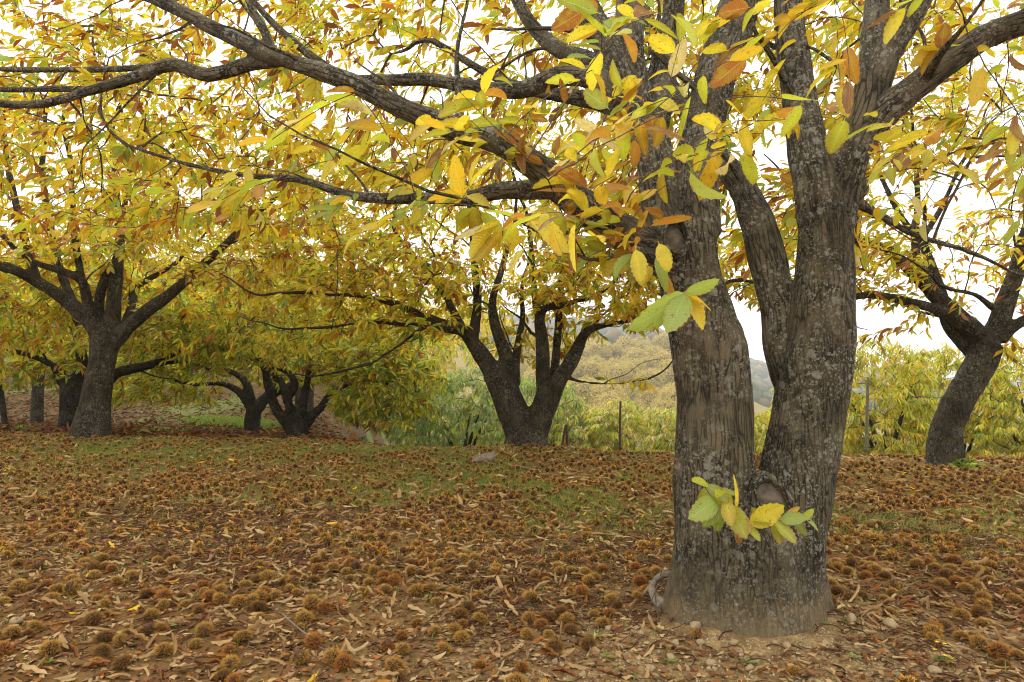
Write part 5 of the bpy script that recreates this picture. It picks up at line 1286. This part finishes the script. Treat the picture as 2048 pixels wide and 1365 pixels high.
ground_stick('dark_root', [(100, 860, 0.02, 0.03), (112, 855, 0.04, 0.045), (125, 856, 0.02, 0.04)], MB_DARK, 'dark gnarled wood lump at the foot of the dark low-branched tree', 'wood')
# yellow wildflower
g = on_ground(1888, 1330)
fl = empty('wildflower', g, 'small wild plant with bright yellow flowers in the litter', 'plant')
parts = []; heads = [(-0.035, 0.0, 0.055), (0.0, -0.01, 0.035), (0.012, 0.01, 0.075), (0.03, 0.0, 0.02), (-0.015, 0.015, 0.08)]
for hx_, hy_, hz_ in heads:
    u = np.linspace(0, 1, 4)[:, None]; P = g + np.array([0, 0, -0.01]) + u*np.array([hx_, hy_, hz_+0.01]); V, F, _ = tube(P, np.linspace(0.0015, 0.001, 4), 3, False); parts.append((V, F))
V, F = join(parts); obj('stem', npmesh('stem', V, F, M_STAKE), fl)
for hx_, hy_, hz_ in heads:
    a = np.arange(5)*2*math.pi/5; c0 = g+np.array([hx_, hy_, hz_]); V = [c0+np.array([0, 0, -0.002])]; F = []
    for q_ in a:
        b_ = len(V); e = np.array([math.cos(q_), math.sin(q_), 0.25]); e2 = np.array([-math.sin(q_), math.cos(q_), 0])
        V += [c0+e*0.005+e2*0.004, c0+e*0.011, c0+e*0.005-e2*0.004]; F += [(0, b_+1, b_), (0, b_+2, b_+1)]
    obj('flower', npmesh('flower', np.array(V), np.array(F), M_FLOWER, smooth=False), fl)
for q_ in range(9):
    a = q_*0.7; dd = np.array([math.cos(a), math.sin(a), 0.45]); rot1 = orient(dd[None], 0.1)[0]
    leaf_obj('leaf', HI, 'hi', 0, 'grn', g+np.array([0, 0, 0.005]), rot1, 0.05, M_LEAF, fl, 0)
# tiny seedlings on the bare soil
for k, (px, py) in enumerate([(1190, 1278), (1215, 1320), (1705, 1320), (330, 1120), (90, 1330), (1500, 1330), (340, 1258), (1340, 1330), (1790, 1150), (1640, 1250)]):
    g = on_ground(px, py)
    o = empty('seedling', g, 'tiny green rosette of leaves sprouting on the soil', 'seedling', 'tiny seedlings on the soil')
    for q_ in range(7):
        a = q_*0.9+k; dd = np.array([math.cos(a), math.sin(a), 0.35]); rot1 = orient(dd[None], 0.1)[0]
        leaf_obj('leaf', HI, 'hi', 2, random.choice(('grn', 'sage')), g+np.array([0, 0, 0.006]), rot1, random.uniform(0.022, 0.045), M_LEAF, o, 0)

# ------------------------------------------------------------------ haze over the valley
hz = bpy.data.meshes.new('haze')
x0, x1, y0, y1, z0, z1 = -2600, 2600, -90, 3700, float(gz(gx, gy).min())-1.0, 170
hv = [(x0, y0, z0), (x1, y0, z0), (x1, y1, z0), (x0, y1, z0), (x0, y0, z1), (x1, y0, z1), (x1, y1, z1), (x0, y1, z1)]
hz.from_pydata(hv, [], [(0, 3, 2, 1), (4, 5, 6, 7), (0, 1, 5, 4), (1, 2, 6, 5), (2, 3, 7, 6), (3, 0, 4, 7)])
hm = bpy.data.materials.new('haze'); hm.use_nodes = True; hm.node_tree.nodes.clear()
ho = hm.node_tree.nodes.new('ShaderNodeOutputMaterial'); pv = hm.node_tree.nodes.new('ShaderNodeVolumePrincipled')
pv.inputs['Color'].default_value = (0.86, 0.91, 1.0, 1); pv.inputs['Density'].default_value = 0.0005
hm.node_tree.links.new(pv.outputs[0], ho.inputs['Volume']); hz.materials.append(hm)
tag(obj('haze', hz), kind='stuff')
